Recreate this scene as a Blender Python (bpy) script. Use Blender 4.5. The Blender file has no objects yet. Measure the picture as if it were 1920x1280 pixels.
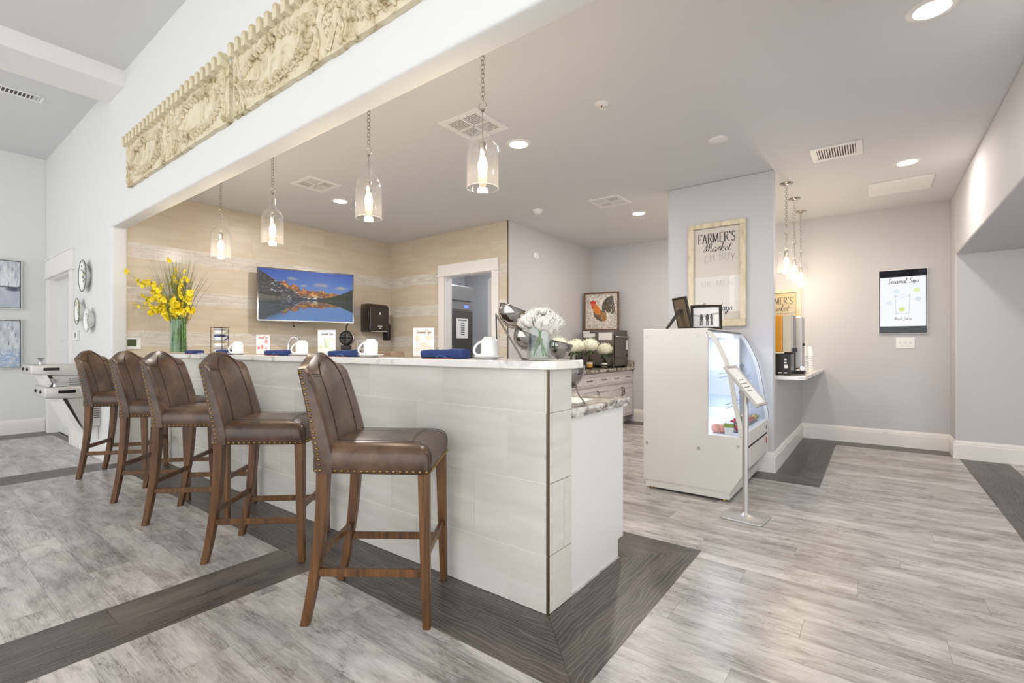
import bpy, bmesh, math, random
import numpy as np
from mathutils import Vector, Matrix, Euler

random.seed(7)
rng = np.random.RandomState(7)
S = bpy.context.scene
C = S.collection
R = math.radians
PI = math.pi

# ------------------------------------------------------------------ camera, world, exposure
cam_d = bpy.data.cameras.new('camera')
cam_d.sensor_width = 36.0
cam_d.lens = 894.0 / 1920.0 * 36.0
cam_d.shift_y = 12.5 / 1920.0
cam_d.clip_start = 0.05
cam = bpy.data.objects.new('camera', cam_d)
cam.location = (0, 0, 1.15)
cam.rotation_euler = (R(90), 0, R(37.1))
C.objects.link(cam)
S.camera = cam

w = bpy.data.worlds.new('sky')
S.world = w
w.use_nodes = True
w.node_tree.nodes['Background'].inputs[0].default_value = (0.975, 0.988, 1.0, 1)
w.node_tree.nodes['Background'].inputs[1].default_value = 2.1
S.view_settings.view_transform = 'Standard'
S.view_settings.look = 'None'
S.view_settings.gamma = 1.0
S.view_settings.use_curve_mapping = False
S.view_settings.exposure = 0.28
CAN_W = 20.0       # recessed ceiling lamps, watts each
PENDANT_W = 6.5    # pendant bulbs, watts each


def area_light(name, loc, size, watts, col, rot=(0, 0, 0), shape='DISK', sy=None):
    d = bpy.data.lights.new(name, 'AREA')
    d.shape = shape
    d.size = size
    if sy:
        d.size_y = sy
    d.energy = watts
    d.color = col
    o = bpy.data.objects.new(name, d)
    o.location = loc
    o.rotation_euler = rot
    C.objects.link(o)
    return o


# daylight through the tall windows of the lounge, behind and left of the viewer
area_light('window_daylight', (-5.0, -3.9, 1.9), 7.0, 260.0, (0.97, 0.985, 1.0), (R(90), 0, R(180)), 'RECTANGLE', 3.0)
area_light('window_daylight', (0.4, -3.9, 1.9), 3.0, 60.0, (0.98, 0.985, 1.0), (R(90), 0, R(180)), 'RECTANGLE', 3.0)

# ------------------------------------------------------------------ materials
MATS = {}


def s2l(c):
    return tuple(((x / 255.0) / 12.92 if x / 255.0 <= 0.04045 else ((x / 255.0 + 0.055) / 1.055) ** 2.4) for x in c)


def new_mat(name):
    m = bpy.data.materials.new(name)
    m.use_nodes = True
    nt = m.node_tree
    b = nt.nodes['Principled BSDF']
    MATS[name] = m
    return m, nt, b


def plain(name, rgb, rough=0.5, metal=0.0, bump=0.0, bscale=60.0, emit=0.0, coat=0.0, var=0.0):
    m, nt, b = new_mat(name)
    c = s2l(rgb)
    b.inputs['Base Color'].default_value = (*c, 1)
    b.inputs['Roughness'].default_value = rough
    b.inputs['Metallic'].default_value = metal
    if coat:
        b.inputs['Coat Weight'].default_value = coat
        b.inputs['Coat Roughness'].default_value = 0.08
    if emit:
        b.inputs['Emission Color'].default_value = (*c, 1)
        b.inputs['Emission Strength'].default_value = emit
    if bump or var:
        tc = nt.nodes.new('ShaderNodeTexCoord')
        n = nt.nodes.new('ShaderNodeTexNoise')
        n.inputs['Scale'].default_value = bscale
        n.inputs['Detail'].default_value = 3
        nt.links.new(tc.outputs['Object'], n.inputs['Vector'])
        if bump:
            bp = nt.nodes.new('ShaderNodeBump')
            bp.inputs['Strength'].default_value = bump
            bp.inputs['Distance'].default_value = 0.01
            nt.links.new(n.outputs['Fac'], bp.inputs['Height'])
            nt.links.new(bp.outputs['Normal'], b.inputs['Normal'])
        if var:
            r = ramp(nt, [(0.3, tuple(x * (1 - var) for x in rgb)), (0.7, tuple(min(255, x * (1 + var)) for x in rgb))])
            nt.links.new(n.outputs['Fac'], r.inputs['Fac'])
            nt.links.new(r.outputs['Color'], b.inputs['Base Color'])
    return m


def ramp(nt, stops):
    r = nt.nodes.new('ShaderNodeValToRGB')
    els = r.color_ramp.elements
    while len(els) < len(stops):
        els.new(0.5)
    for e, (p, c) in zip(els, stops):
        e.position = p
        e.color = (*s2l(c), 1)
    return r


def grain_vec(nt, scale, rnd=True):
    """object coordinates, shifted by the object's own random number, stretched along the piece"""
    tc = nt.nodes.new('ShaderNodeTexCoord')
    mp = nt.nodes.new('ShaderNodeMapping')
    mp.inputs['Scale'].default_value = scale
    if rnd:
        oi = nt.nodes.new('ShaderNodeObjectInfo')
        ml = nt.nodes.new('ShaderNodeMath')
        ml.operation = 'MULTIPLY'
        ml.inputs[1].default_value = 60.0
        nt.links.new(oi.outputs['Random'], ml.inputs[0])
        ad = nt.nodes.new('ShaderNodeVectorMath')
        ad.operation = 'ADD'
        nt.links.new(tc.outputs['Object'], mp.inputs['Vector'])
        nt.links.new(mp.outputs['Vector'], ad.inputs[0])
        nt.links.new(ml.outputs[0], ad.inputs[1])
        return ad.outputs[0], oi
    nt.links.new(tc.outputs['Object'], mp.inputs['Vector'])
    return mp.outputs[0], None


def noise(nt, vec, scale, detail=4, rough=0.6, dist=0.0):
    n = nt.nodes.new('ShaderNodeTexNoise')
    n.inputs['Scale'].default_value = scale
    n.inputs['Detail'].default_value = detail
    n.inputs['Roughness'].default_value = rough
    n.inputs['Distortion'].default_value = dist
    nt.links.new(vec, n.inputs['Vector'])
    return n.outputs['Fac']


def mixc(nt, fac, a, b, mode='MIX'):
    m = nt.nodes.new('ShaderNodeMix')
    m.data_type = 'RGBA'
    m.blend_type = mode
    for sock, v in ((0, fac), (6, a), (7, b)):
        if isinstance(v, (float, int)):
            m.inputs[sock].default_value = v
        elif isinstance(v, tuple):
            m.inputs[sock].default_value = (*s2l(v), 1)
        else:
            nt.links.new(v, m.inputs[sock])
    return m.outputs[2]


def mth(nt, op, a, b=None):
    m = nt.nodes.new('ShaderNodeMath')
    m.operation = op
    for i, v in enumerate((a, b)):
        if v is None:
            continue
        if isinstance(v, (float, int)):
            m.inputs[i].default_value = v
        else:
            nt.links.new(v, m.inputs[i])
    return m.outputs[0]


def bump(nt, b, h, strength=0.2, dist=0.003):
    bp = nt.nodes.new('ShaderNodeBump')
    bp.inputs['Strength'].default_value = strength
    bp.inputs['Distance'].default_value = dist
    nt.links.new(h, bp.inputs['Height'])
    nt.links.new(bp.outputs['Normal'], b.inputs['Normal'])


def mat_light_plank():
    m, nt, b = new_mat('light_plank')
    v, oi = grain_vec(nt, (1.1, 7.0, 1.0))
    big = noise(nt, v, 1.7, 5, 0.6, 0.5)
    v2, _ = grain_vec(nt, (4.5, 70.0, 1.0))
    fine = noise(nt, v2, 2.2, 5, 0.7, 0.4)
    v3, _ = grain_vec(nt, (1.6, 3.4, 1.0))
    patch = noise(nt, v3, 2.6, 4, 0.6, 0.8)
    v4, _ = grain_vec(nt, (13.0, 75.0, 1.0))
    fleck = noise(nt, v4, 1.7, 6, 0.78, 1.0)
    base = ramp(nt, [(0.30, (122, 115, 111)), (0.48, (172, 167, 163)), (0.66, (207, 203, 200))])
    nt.links.new(mth(nt, 'ADD', mth(nt, 'MULTIPLY', big, 0.6), mth(nt, 'MULTIPLY', patch, 0.4)), base.inputs['Fac'])
    tone = mth(nt, 'ADD', mth(nt, 'MULTIPLY', oi.outputs['Random'], 0.36), 0.78)
    val = nt.nodes.new('ShaderNodeHueSaturation')
    nt.links.new(tone, val.inputs['Value'])
    nt.links.new(base.outputs['Color'], val.inputs['Color'])
    f2 = ramp(nt, [(0.48, (0, 0, 0)), (0.66, (255, 255, 255))])
    nt.links.new(fine, f2.inputs['Fac'])
    col = mixc(nt, mth(nt, 'MULTIPLY', f2.outputs['Color'], 0.35), val.outputs['Color'], (222, 219, 216))
    # worn dark flecks gathered in patches
    k = ramp(nt, [(0.38, (255, 255, 255)), (0.49, (0, 0, 0))])
    nt.links.new(fleck, k.inputs['Fac'])
    k2 = ramp(nt, [(0.40, (255, 255, 255)), (0.52, (0, 0, 0))])
    nt.links.new(patch, k2.inputs['Fac'])
    col = mixc(nt, mth(nt, 'MULTIPLY', mth(nt, 'MULTIPLY', k.outputs['Color'], k2.outputs['Color']), 0.8), col, (92, 86, 83))
    k3 = ramp(nt, [(0.33, (255, 255, 255)), (0.42, (0, 0, 0))])
    nt.links.new(fine, k3.inputs['Fac'])
    col = mixc(nt, mth(nt, 'MULTIPLY', k3.outputs['Color'], 0.45), col, (118, 112, 108))
    nt.links.new(col, b.inputs['Base Color'])
    b.inputs['Roughness'].default_value = 0.27
    bump(nt, b, fine, 0.10, 0.002)


def mat_dark_plank():
    m, nt, b = new_mat('dark_plank')
    v, oi = grain_vec(nt, (1.2, 7.0, 1.0))
    big = noise(nt, v, 1.3, 4, 0.6, 0.4)
    v2, _ = grain_vec(nt, (5.0, 70.0, 1.0))
    fine = noise(nt, v2, 2.4, 5, 0.7, 0.3)
    # cathedral grain: bands bent by a slow noise
    v3, _ = grain_vec(nt, (0.9, 3.0, 1.0))
    wv = nt.nodes.new('ShaderNodeTexWave')
    wv.wave_type = 'BANDS'
    wv.bands_direction = 'Y'
    wv.inputs['Scale'].default_value = 5.5
    wv.inputs['Distortion'].default_value = 9.0
    wv.inputs['Detail'].default_value = 1.5
    wv.inputs['Detail Scale'].default_value = 0.9
    nt.links.new(v3, wv.inputs['Vector'])
    base = ramp(nt, [(0.3, (50, 46, 43)), (0.5, (76, 70, 66)), (0.72, (100, 93, 86))])
    nt.links.new(big, base.inputs['Fac'])
    tone = mth(nt, 'ADD', mth(nt, 'MULTIPLY', oi.outputs['Random'], 0.3), 0.85)
    val = nt.nodes.new('ShaderNodeHueSaturation')
    nt.links.new(tone, val.inputs['Value'])
    nt.links.new(base.outputs['Color'], val.inputs['Color'])
    ln = ramp(nt, [(0.80, (0, 0, 0)), (0.95, (255, 255, 255))])
    nt.links.new(wv.outputs['Fac'], ln.inputs['Fac'])
    col = mixc(nt, mth(nt, 'MULTIPLY', ln.outputs['Color'], 0.26), val.outputs['Color'], (162, 152, 144))
    f2 = ramp(nt, [(0.52, (0, 0, 0)), (0.72, (255, 255, 255))])
    nt.links.new(fine, f2.inputs['Fac'])
    col = mixc(nt, mth(nt, 'MULTIPLY', f2.outputs['Color'], 0.5), col, (134, 126, 119))
    nt.links.new(col, b.inputs['Base Color'])
    b.inputs['Roughness'].default_value = 0.36
    bump(nt, b, fine, 0.12, 0.002)


def mat_tile(name, lo, mid, hi, rough):
    m, nt, b = new_mat(name)
    v, oi = grain_vec(nt, (1.6, 1.6, 13.0))
    n = noise(nt, v, 1.0, 4, 0.55, 0.7)
    r = ramp(nt, [(0.3, lo), (0.52, mid), (0.74, hi)])
    nt.links.new(n, r.inputs['Fac'])
    tone = mth(nt, 'ADD', mth(nt, 'MULTIPLY', oi.outputs['Random'], 0.05), 0.975)
    val = nt.nodes.new('ShaderNodeHueSaturation')
    nt.links.new(tone, val.inputs['Value'])
    nt.links.new(r.outputs['Color'], val.inputs['Color'])
    nt.links.new(val.outputs['Color'], b.inputs['Base Color'])
    b.inputs['Roughness'].default_value = rough


def mat_mosaic():
    m, nt, b = new_mat('mosaic')
    tc = nt.nodes.new('ShaderNodeTexCoord')
    mp = nt.nodes.new('ShaderNodeMapping')
    mp.inputs['Scale'].default_value = (5, 5, 60)
    nt.links.new(tc.outputs['Object'], mp.inputs['Vector'])
    n = noise(nt, mp.outputs[0], 1.0, 3, 0.6)
    r = ramp(nt, [(0.3, (204, 193, 180)), (0.5, (218, 210, 200)), (0.7, (230, 225, 218))])
    nt.links.new(n, r.inputs['Fac'])
    nt.links.new(r.outputs['Color'], b.inputs['Base Color'])
    b.inputs['Roughness'].default_value = 0.16


def mat_marble(name, white, grey, dark, scale, lo, hi):
    m, nt, b = new_mat(name)
    v, _ = grain_vec(nt, (1.0, 0.45, 0.8), False)
    n = noise(nt, v, scale, 8, 0.62, 2.4)
    n2 = noise(nt, v, scale * 3.1, 6, 0.6, 1.4)
    r = ramp(nt, [(lo, dark), (lo + 0.06, grey), (hi, white), (0.9, white)])
    nt.links.new(mth(nt, 'ADD', mth(nt, 'MULTIPLY', n, 0.75), mth(nt, 'MULTIPLY', n2, 0.25)), r.inputs['Fac'])
    nt.links.new(r.outputs['Color'], b.inputs['Base Color'])
    b.inputs['Roughness'].default_value = 0.14


def mat_leather():
    m, nt, b = new_mat('leather')
    v, _ = grain_vec(nt, (1, 1, 1))
    n = noise(nt, v, 5.0, 5, 0.6, 0.6)
    r = ramp(nt, [(0.28, (42, 29, 21)), (0.5, (78, 57, 43)), (0.75, (114, 89, 69))])
    nt.links.new(n, r.inputs['Fac'])
    nt.links.new(r.outputs['Color'], b.inputs['Base Color'])
    b.inputs['Roughness'].default_value = 0.31
    n3 = noise(nt, v, 260.0, 2, 0.5)
    bump(nt, b, n3, 0.12, 0.001)


def mat_wood(name, lo, mid, hi, rough, scale=(30, 30, 2.0)):
    m, nt, b = new_mat(name)
    v, _ = grain_vec(nt, scale)
    n = noise(nt, v, 1.4, 5, 0.6, 0.4)
    r = ramp(nt, [(0.3, lo), (0.52, mid), (0.75, hi)])
    nt.links.new(n, r.inputs['Fac'])
    nt.links.new(r.outputs['Color'], b.inputs['Base Color'])
    b.inputs['Roughness'].default_value = rough


def mat_glass(name, tint=(255, 255, 255), refl=1.0, rough=0.02, trans=1.0, haze=0.0):
    """thin clear glass: sees through, reflects more at grazing angles, lets lamplight pass"""
    m = bpy.data.materials.new(name)
    m.use_nodes = True
    nt = m.node_tree
    nt.nodes.clear()
    out = nt.nodes.new('ShaderNodeOutputMaterial')
    tr = nt.nodes.new('ShaderNodeBsdfTransparent')
    tr.inputs['Color'].default_value = (*[x * trans for x in s2l(tint)], 1)
    gl = nt.nodes.new('ShaderNodeBsdfGlossy')
    gl.inputs['Roughness'].default_value = rough
    gl.inputs['Color'].default_value = (0.95, 0.97, 1.0, 1)
    lw = nt.nodes.new('ShaderNodeLayerWeight')
    lw.inputs['Blend'].default_value = 0.5
    mu = mth(nt, 'ADD', mth(nt, 'MULTIPLY', mth(nt, 'POWER', lw.outputs['Facing'], 3.0), 0.42 * refl), 0.03)
    mx = nt.nodes.new('ShaderNodeMixShader')
    nt.links.new(mu, mx.inputs[0])
    nt.links.new(tr.outputs[0], mx.inputs[1])
    nt.links.new(gl.outputs[0], mx.inputs[2])
    last = mx.outputs[0]
    if haze:
        tl = nt.nodes.new('ShaderNodeBsdfTranslucent')
        m2 = nt.nodes.new('ShaderNodeMixShader')
        m2.inputs[0].default_value = haze
        nt.links.new(last, m2.inputs[1])
        nt.links.new(tl.outputs[0], m2.inputs[2])
        last = m2.outputs[0]
    nt.links.new(last, out.inputs[0])
    MATS[name] = m


def mat_print(name, emit=0.0, rough=0.5, base=1.0):
    m, nt, b = new_mat(name)
    a = nt.nodes.new('ShaderNodeAttribute')
    a.attribute_name = 'ink'
    if base == 1.0:
        nt.links.new(a.outputs['Color'], b.inputs['Base Color'])
    else:
        b.inputs['Base Color'].default_value = (0.01, 0.01, 0.01, 1)
    if emit:
        nt.links.new(a.outputs['Color'], b.inputs['Emission Color'])
        b.inputs['Emission Strength'].default_value = emit
    b.inputs['Roughness'].default_value = rough


def mat_frieze():
    m, nt, b = new_mat('chipped_cream')
    v, _ = grain_vec(nt, (1, 1, 1), False)
    n = noise(nt, v, 7.0, 8, 0.7, 0.8)
    r = ramp(nt, [(0.35, (132, 114, 78)), (0.41, (202, 187, 150)), (0.5, (222, 210, 180)), (0.8, (236, 228, 208))])
    nt.links.new(n, r.inputs['Fac'])
    nt.links.new(r.outputs['Color'], b.inputs['Base Color'])
    b.inputs['Roughness'].default_value = 0.6
    bump(nt, b, n, 0.14, 0.003)


def mat_painting(name, top, low):
    pass


mat_light_plank()
mat_dark_plank()
mat_tile('wall_tile', (200, 185, 162), (207, 194, 173), (213, 202, 184), 0.34)
mat_tile('bar_tile', (204, 201, 193), (211, 209, 201), (217, 215, 208), 0.24)
mat_mosaic()
mat_marble('marble_bar', (236, 233, 228), (196, 192, 188), (140, 136, 132), 2.2, 0.33, 0.47)
mat_marble('marble_low', (222, 218, 212), (150, 144, 138), (88, 82, 76), 6.5, 0.40, 0.55)
mat_marble('granite_back', (200, 194, 184), (128, 116, 102), (64, 56, 48), 14.0, 0.42, 0.56)
mat_leather()
mat_frieze()
mat_wood('stool_wood', (62, 39, 18), (98, 64, 31), (126, 86, 46), 0.34)
mat_wood('frame_wood', (70, 44, 22), (104, 68, 36), (128, 88, 52), 0.5, (8, 8, 30))
mat_wood('old_cream_wood', (196, 180, 148), (221, 209, 182), (231, 222, 200), 0.6, (12, 12, 3))
mat_glass('glass', refl=1.0)
mat_glass('glass_pendant', (252, 252, 252), refl=2.2, haze=0.018)
mat_glass('glass_vase', (249, 252, 251), refl=1.0)
mat_glass('water', (247, 250, 248), refl=0.6)
mat_glass('glass_bottle', (206, 196, 170), refl=1.2)
mat_glass('glass_case', (246, 250, 255), refl=1.1)
mat_glass('acrylic', (248, 248, 248), refl=1.0)
mat_print('print', 0.0, 0.55)
mat_print('screen', 0.62, 0.3, 0.0)
mat_print('sign_screen', 0.78, 0.3, 0.0)
plain('wall_paint', (204, 203, 205), 0.75, bump=0.05, bscale=240)
plain('wall_paint_lounge', (226, 227, 225), 0.75, bump=0.05, bscale=240)
plain('ceiling_paint', (220, 220, 221), 0.85, bump=0.08, bscale=180)
plain('trim_white', (238, 235, 231), 0.35)
plain('cabinet_white', (222, 220, 216), 0.35)
plain('cabinet_grey', (216, 213, 214), 0.4)
plain('grout', (234, 230, 222), 0.9)
plain('subfloor', (150, 146, 142), 0.8)
plain('metal_edge', (104, 96, 76), 0.35, 0.8)
plain('nail_brass', (150, 122, 72), 0.3, 1.0)
plain('stitch', (54, 40, 33), 0.6)
plain('chrome', (205, 205, 208), 0.07, 1.0)
plain('dark_chrome', (164, 160, 156), 0.07, 1.0)
plain('nickel', (190, 184, 176), 0.2, 1.0)
plain('steel', (168, 164, 160), 0.3, 1.0)
plain('steel_dark', (118, 112, 106), 0.34, 1.0)
plain('satin_silver', (196, 194, 192), 0.35, 0.7)
plain('black_plastic', (26, 24, 24), 0.3)
plain('brown_plastic', (44, 34, 30), 0.22, coat=0.4)
plain('black_matte', (20, 20, 20), 0.6)
plain('vent_dark', (92, 84, 76), 0.8)
plain('white_plastic', (240, 239, 237), 0.4)
plain('white_ceramic', (243, 243, 242), 0.12, coat=0.5)
plain('case_white', (214, 212, 207), 0.32)
plain('case_inner', (206, 213, 226), 0.5)
plain('navy_cloth', (38, 58, 112), 0.85, bump=0.3, bscale=160, var=0.18)
plain('rust_cloth', (134, 64, 50), 0.8)
plain('paper', (244, 243, 241), 0.7)
plain('ink', (28, 26, 26), 0.6)
plain('ink_grey', (120, 118, 120), 0.6)
plain('ink_pale', (196, 193, 190), 0.6)
plain('ink_brown', (150, 116, 92), 0.6)
plain('ink_red', (200, 96, 98), 0.6)
plain('ink_rust', (206, 132, 116), 0.6)
plain('sign_board', (214, 208, 200), 0.5)
plain('sign_board_aged', (204, 186, 146), 0.5)
plain('leaf_green', (92, 122, 44), 0.5)
plain('leaf_dark', (54, 80, 30), 0.5)
plain('stem_green', (104, 138, 74), 0.45)
plain('grass_green', (126, 132, 92), 0.6, var=0.25, bscale=30)
plain('vase_stems', (98, 140, 66), 0.5, var=0.25, bscale=40)
plain('orchid_yellow', (240, 208, 20), 0.5, var=0.12, bscale=30)
plain('orchid_lip', (214, 160, 20), 0.5)
plain('petal_white', (246, 243, 238), 0.6)
plain('petal_cream', (238, 238, 218), 0.6)
plain('juice', (240, 164, 26), 0.2)
plain('label_white', (226, 224, 220), 0.5)
plain('label_blue', (108, 138, 196), 0.5)
plain('label_amber', (190, 140, 60), 0.5)
plain('liquor_amber', (150, 96, 30), 0.2)
plain('apple_pink', (238, 172, 154), 0.3)
plain('fruit_red', (190, 50, 44), 0.35)
plain('fruit_yellow', (232, 190, 70), 0.35)
plain('fruit_green', (140, 164, 74), 0.35)
plain('canvas_edge', (210, 205, 198), 0.6)
plain('photo_frame_black', (38, 32, 26), 0.3)
plain('photo_frame_back', (98, 84, 66), 0.6)
plain('tray_brown', (132, 108, 88), 0.5)
plain('louver_silver', (206, 203, 198), 0.4, 0.3)
plain('fountain_steel', (206, 203, 198), 0.35, 0.35)
plain('door_white', (226, 226, 226), 0.4)
plain('copper', (160, 80, 40), 0.3, 1.0)
plain('bulb_glow', (255, 226, 180), 0.3, emit=14.0)
plain('lamp_lens', (255, 246, 232), 0.4, emit=9.0)
plain('case_tube', (240, 246, 255), 0.3, emit=3.0)
plain('led_blue', (60, 80, 255), 0.3, emit=4.0)
plain('caulk_yellow', (226, 176, 50), 0.6)


# ------------------------------------------------------------------ geometry helpers
class MB:
    def __init__(self):
        self.v = []
        self.f = []

    def add(self, verts, faces):
        o = len(self.v)
        self.v += [tuple(p) for p in verts]
        self.f += [tuple(i + o for i in q) for q in faces]
        return self

    def box(self, x0, x1, y0, y1, z0, z1):
        v = [(x0, y0, z0), (x1, y0, z0), (x1, y1, z0), (x0, y1, z0), (x0, y0, z1), (x1, y0, z1), (x1, y1, z1), (x0, y1, z1)]
        return self.add(v, [(0, 3, 2, 1), (4, 5, 6, 7), (0, 1, 5, 4), (1, 2, 6, 5), (2, 3, 7, 6), (3, 0, 4, 7)])

    def prism(self, poly, a0, a1, axis='z'):
        """poly of 2D points extruded along axis; x: (y,z)  y: (x,z)  z: (x,y)"""
        n = len(poly)

        def put(p, a):
            return {'x': (a, p[0], p[1]), 'y': (p[0], a, p[1]), 'z': (p[0], p[1], a)}[axis]
        v = [put(p, a0) for p in poly] + [put(p, a1) for p in poly]
        f = [tuple(range(n)), tuple(range(2 * n - 1, n - 1, -1))]
        f += [(i, i + n, (i + 1) % n + n, (i + 1) % n) for i in range(n)]
        return self.add(v, f)

    def lathe(self, prof, seg=24, c=(0, 0, 0), close=False, M=None):
        n = len(prof)
        v = []
        for k in range(seg):
            a = 2 * PI * k / seg
            for r, z in prof:
                p = Vector((r * math.cos(a), r * math.sin(a), z))
                if M:
                    p = M @ p
                v.append((p[0] + c[0], p[1] + c[1], p[2] + c[2]))
        f = []
        for k in range(seg):
            k2 = (k + 1) % seg
            for i in range(n - 1):
                f.append((k * n + i, k2 * n + i, k2 * n + i + 1, k * n + i + 1))
            if close:
                f.append((k * n + n - 1, k2 * n + n - 1, k2 * n, k * n))
        self.add(v, f)
        return self

    def tube(self, path, r, seg=8, cap=True, flat=1.0):
        path = [Vector(p) for p in path]
        n = len(path)
        rr = r if isinstance(r, (list, tuple)) else [r] * n
        v = []
        up = Vector((0, 0, 1))
        prev = None
        for i, p in enumerate(path):
            t = (path[min(i + 1, n - 1)] - path[max(i - 1, 0)])
            t = t.normalized() if t.length > 1e-9 else up
            if prev is None:
                a = t.cross(up)
                if a.length < 1e-3:
                    a = t.cross(Vector((1, 0, 0)))
            else:
                a = prev - t * prev.dot(t)
            a.normalize()
            prev = a
            b = t.cross(a)
            for k in range(seg):
                q = 2 * PI * k / seg
                v.append(tuple(p + a * rr[i] * math.cos(q) + b * rr[i] * flat * math.sin(q)))
        f = []
        for i in range(n - 1):
            for k in range(seg):
                k2 = (k + 1) % seg
                f.append((i * seg + k, i * seg + k2, (i + 1) * seg + k2, (i + 1) * seg + k))
        if cap:
            f.append(tuple(range(seg - 1, -1, -1)))
            f.append(tuple((n - 1) * seg + k for k in range(seg)))
        return self.add(v, f)

    def ball(self, c, r, seg=10, rings=6, M=None):
        if not isinstance(r, (tuple, list)):
            r = (r, r, r)
        v = [Vector((0, 0, -r[2]))]
        for i in range(1, rings):
            th = -PI / 2 + PI * i / rings
            for k in range(seg):
                a = 2 * PI * k / seg
                v.append(Vector((r[0] * math.cos(th) * math.cos(a), r[1] * math.cos(th) * math.sin(a), r[2] * math.sin(th))))
        v.append(Vector((0, 0, r[2])))
        f = []
        for k in range(seg):
            f.append((0, 1 + (k + 1) % seg, 1 + k))
        for i in range(rings - 2):
            for k in range(seg):
                k2 = (k + 1) % seg
                f.append((1 + i * seg + k, 1 + i * seg + k2, 1 + (i + 1) * seg + k2, 1 + (i + 1) * seg + k))
        top = len(v) - 1
        b = 1 + (rings - 2) * seg
        for k in range(seg):
            f.append((b + k, b + (k + 1) % seg, top))
        if M:
            v = [M @ p for p in v]
        v = [(p[0] + c[0], p[1] + c[1], p[2] + c[2]) for p in v]
        return self.add(v, f)

    def ring(self, R_, r, seg=24, ts=6, c=(0, 0, 0), M=None):
        prof = [(R_ + r * math.cos(2 * PI * k / ts), r * math.sin(2 * PI * k / ts)) for k in range(ts)]
        return self.lathe(prof, seg, c, True, M)

    def xf(self, M):
        self.v = [tuple(M @ Vector(p)) for p in self.v]
        return self

    def mesh(self, name, bevel=0.0, bseg=2, smooth=False, ang=35):
        me = bpy.data.meshes.new(name)
        me.from_pydata(self.v, [], self.f)
        bm = bmesh.new()
        bm.from_mesh(me)
        bmesh.ops.recalc_face_normals(bm, faces=bm.faces)
        if bevel:
            ed = [e for e in bm.edges if len(e.link_faces) == 2 and e.calc_face_angle(0) > R(ang)]
            bmesh.ops.bevel(bm, geom=ed, offset=bevel, segments=bseg, profile=0.5, affect='EDGES', clamp_overlap=True)
        bm.to_mesh(me)
        bm.free()
        if smooth:
            for p in me.polygons:
                p.use_smooth = True
            try:
                me.set_sharp_from_angle(angle=R(50))
            except Exception:
                pass
        return me


def add(name, me, mat, parent=None, loc=(0, 0, 0), rot=(0, 0, 0), label=None, kind=None):
    if isinstance(me, MB):
        me = me.mesh(name)
    o = bpy.data.objects.new(name, me)
    o.location = loc
    o.rotation_euler = rot
    if parent:
        o.parent = parent
    C.objects.link(o)
    if mat and len(me.materials) == 0:
        me.materials.append(MATS[mat])
    if label:
        o['label'] = label
    if kind:
        o['kind'] = kind
    return o


def thing(name, label, cat, loc=(0, 0, 0), rz=0.0, group=None):
    o = bpy.data.objects.new(name, None)
    o.empty_display_size = 0.05
    o.location = loc
    o.rotation_euler = (0, 0, rz)
    C.objects.link(o)
    return tag(o, label, cat, group)


def tag(o, label, cat, group=None):
    o['label'] = label
    o['category'] = cat
    if group:
        o['group'] = group
    return o


def struct(name, mb, mat, bevel=0.0, label=None, bseg=2, smooth=False):
    me = mb.mesh(name, bevel, bseg, smooth) if isinstance(mb, MB) else mb
    o = add(name, me, mat)
    o['kind'] = 'structure'
    if label:
        o['label'] = label
    return o


def copy_tree(o, parent=None):
    c = o.copy()
    C.objects.link(c)
    if parent:
        c.parent = parent
    for ch in KIDS.get(o, ()):
        copy_tree(ch, c)
    return c


KIDS = {}


def index_kids():
    KIDS.clear()
    for o in C.objects:
        if o.parent:
            KIDS.setdefault(o.parent, []).append(o)


PIECES = {}


def piece(name, x0, x1, y0, y1, z0, z1, mat, parent, rz=0.0, chamfer=0.0):
    """one board or tile: box centred on its own origin, mesh shared by pieces of the same size"""
    dx, dy, dz = x1 - x0, y1 - y0, z1 - z0
    if rz:
        dx, dy = dy, dx
    key = (name, mat, round(dx, 3), round(dy, 3), round(dz, 3))
    me = PIECES.get(key)
    if me is None:
        me = MB().box(-dx / 2, dx / 2, -dy / 2, dy / 2, -dz / 2, dz / 2).mesh(name)
        me.materials.append(MATS[mat])
        PIECES[key] = me
    return add(name, me, None, parent, ((x0 + x1) / 2, (y0 + y1) / 2, (z0 + z1) / 2), (0, 0, rz))


def poly_plank(name, poly, z0, z1, mat, parent, rz):
    """a board with mitred ends; grain runs along its local x"""
    cx = sum(p[0] for p in poly) / len(poly)
    cy = sum(p[1] for p in poly) / len(poly)
    c, s = math.cos(-rz), math.sin(-rz)
    loc = [((p[0] - cx) * c - (p[1] - cy) * s, (p[0] - cx) * s + (p[1] - cy) * c) for p in poly]
    me = MB().prism(loc, z0, z1, 'z').mesh(name)
    return add(name, me, mat, parent, (cx, cy, 0), (0, 0, rz))


def rects_minus(r, holes):
    out = [r]
    for h in holes:
        nxt = []
        for a in out:
            x0, x1, y0, y1 = a
            hx0, hx1, hy0, hy1 = h
            if hx1 <= x0 or hx0 >= x1 or hy1 <= y0 or hy0 >= y1:
                nxt.append(a)
                continue
            if y0 < hy0:
                nxt.append((x0, x1, y0, hy0))
            if hy1 < y1:
                nxt.append((x0, x1, hy1, y1))
            m0, m1 = max(y0, hy0), min(y1, hy1)
            if x0 < hx0:
                nxt.append((x0, hx0, m0, m1))
            if hx1 < x1:
                nxt.append((hx1, x1, m0, m1))
        out = nxt
    return out


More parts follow.
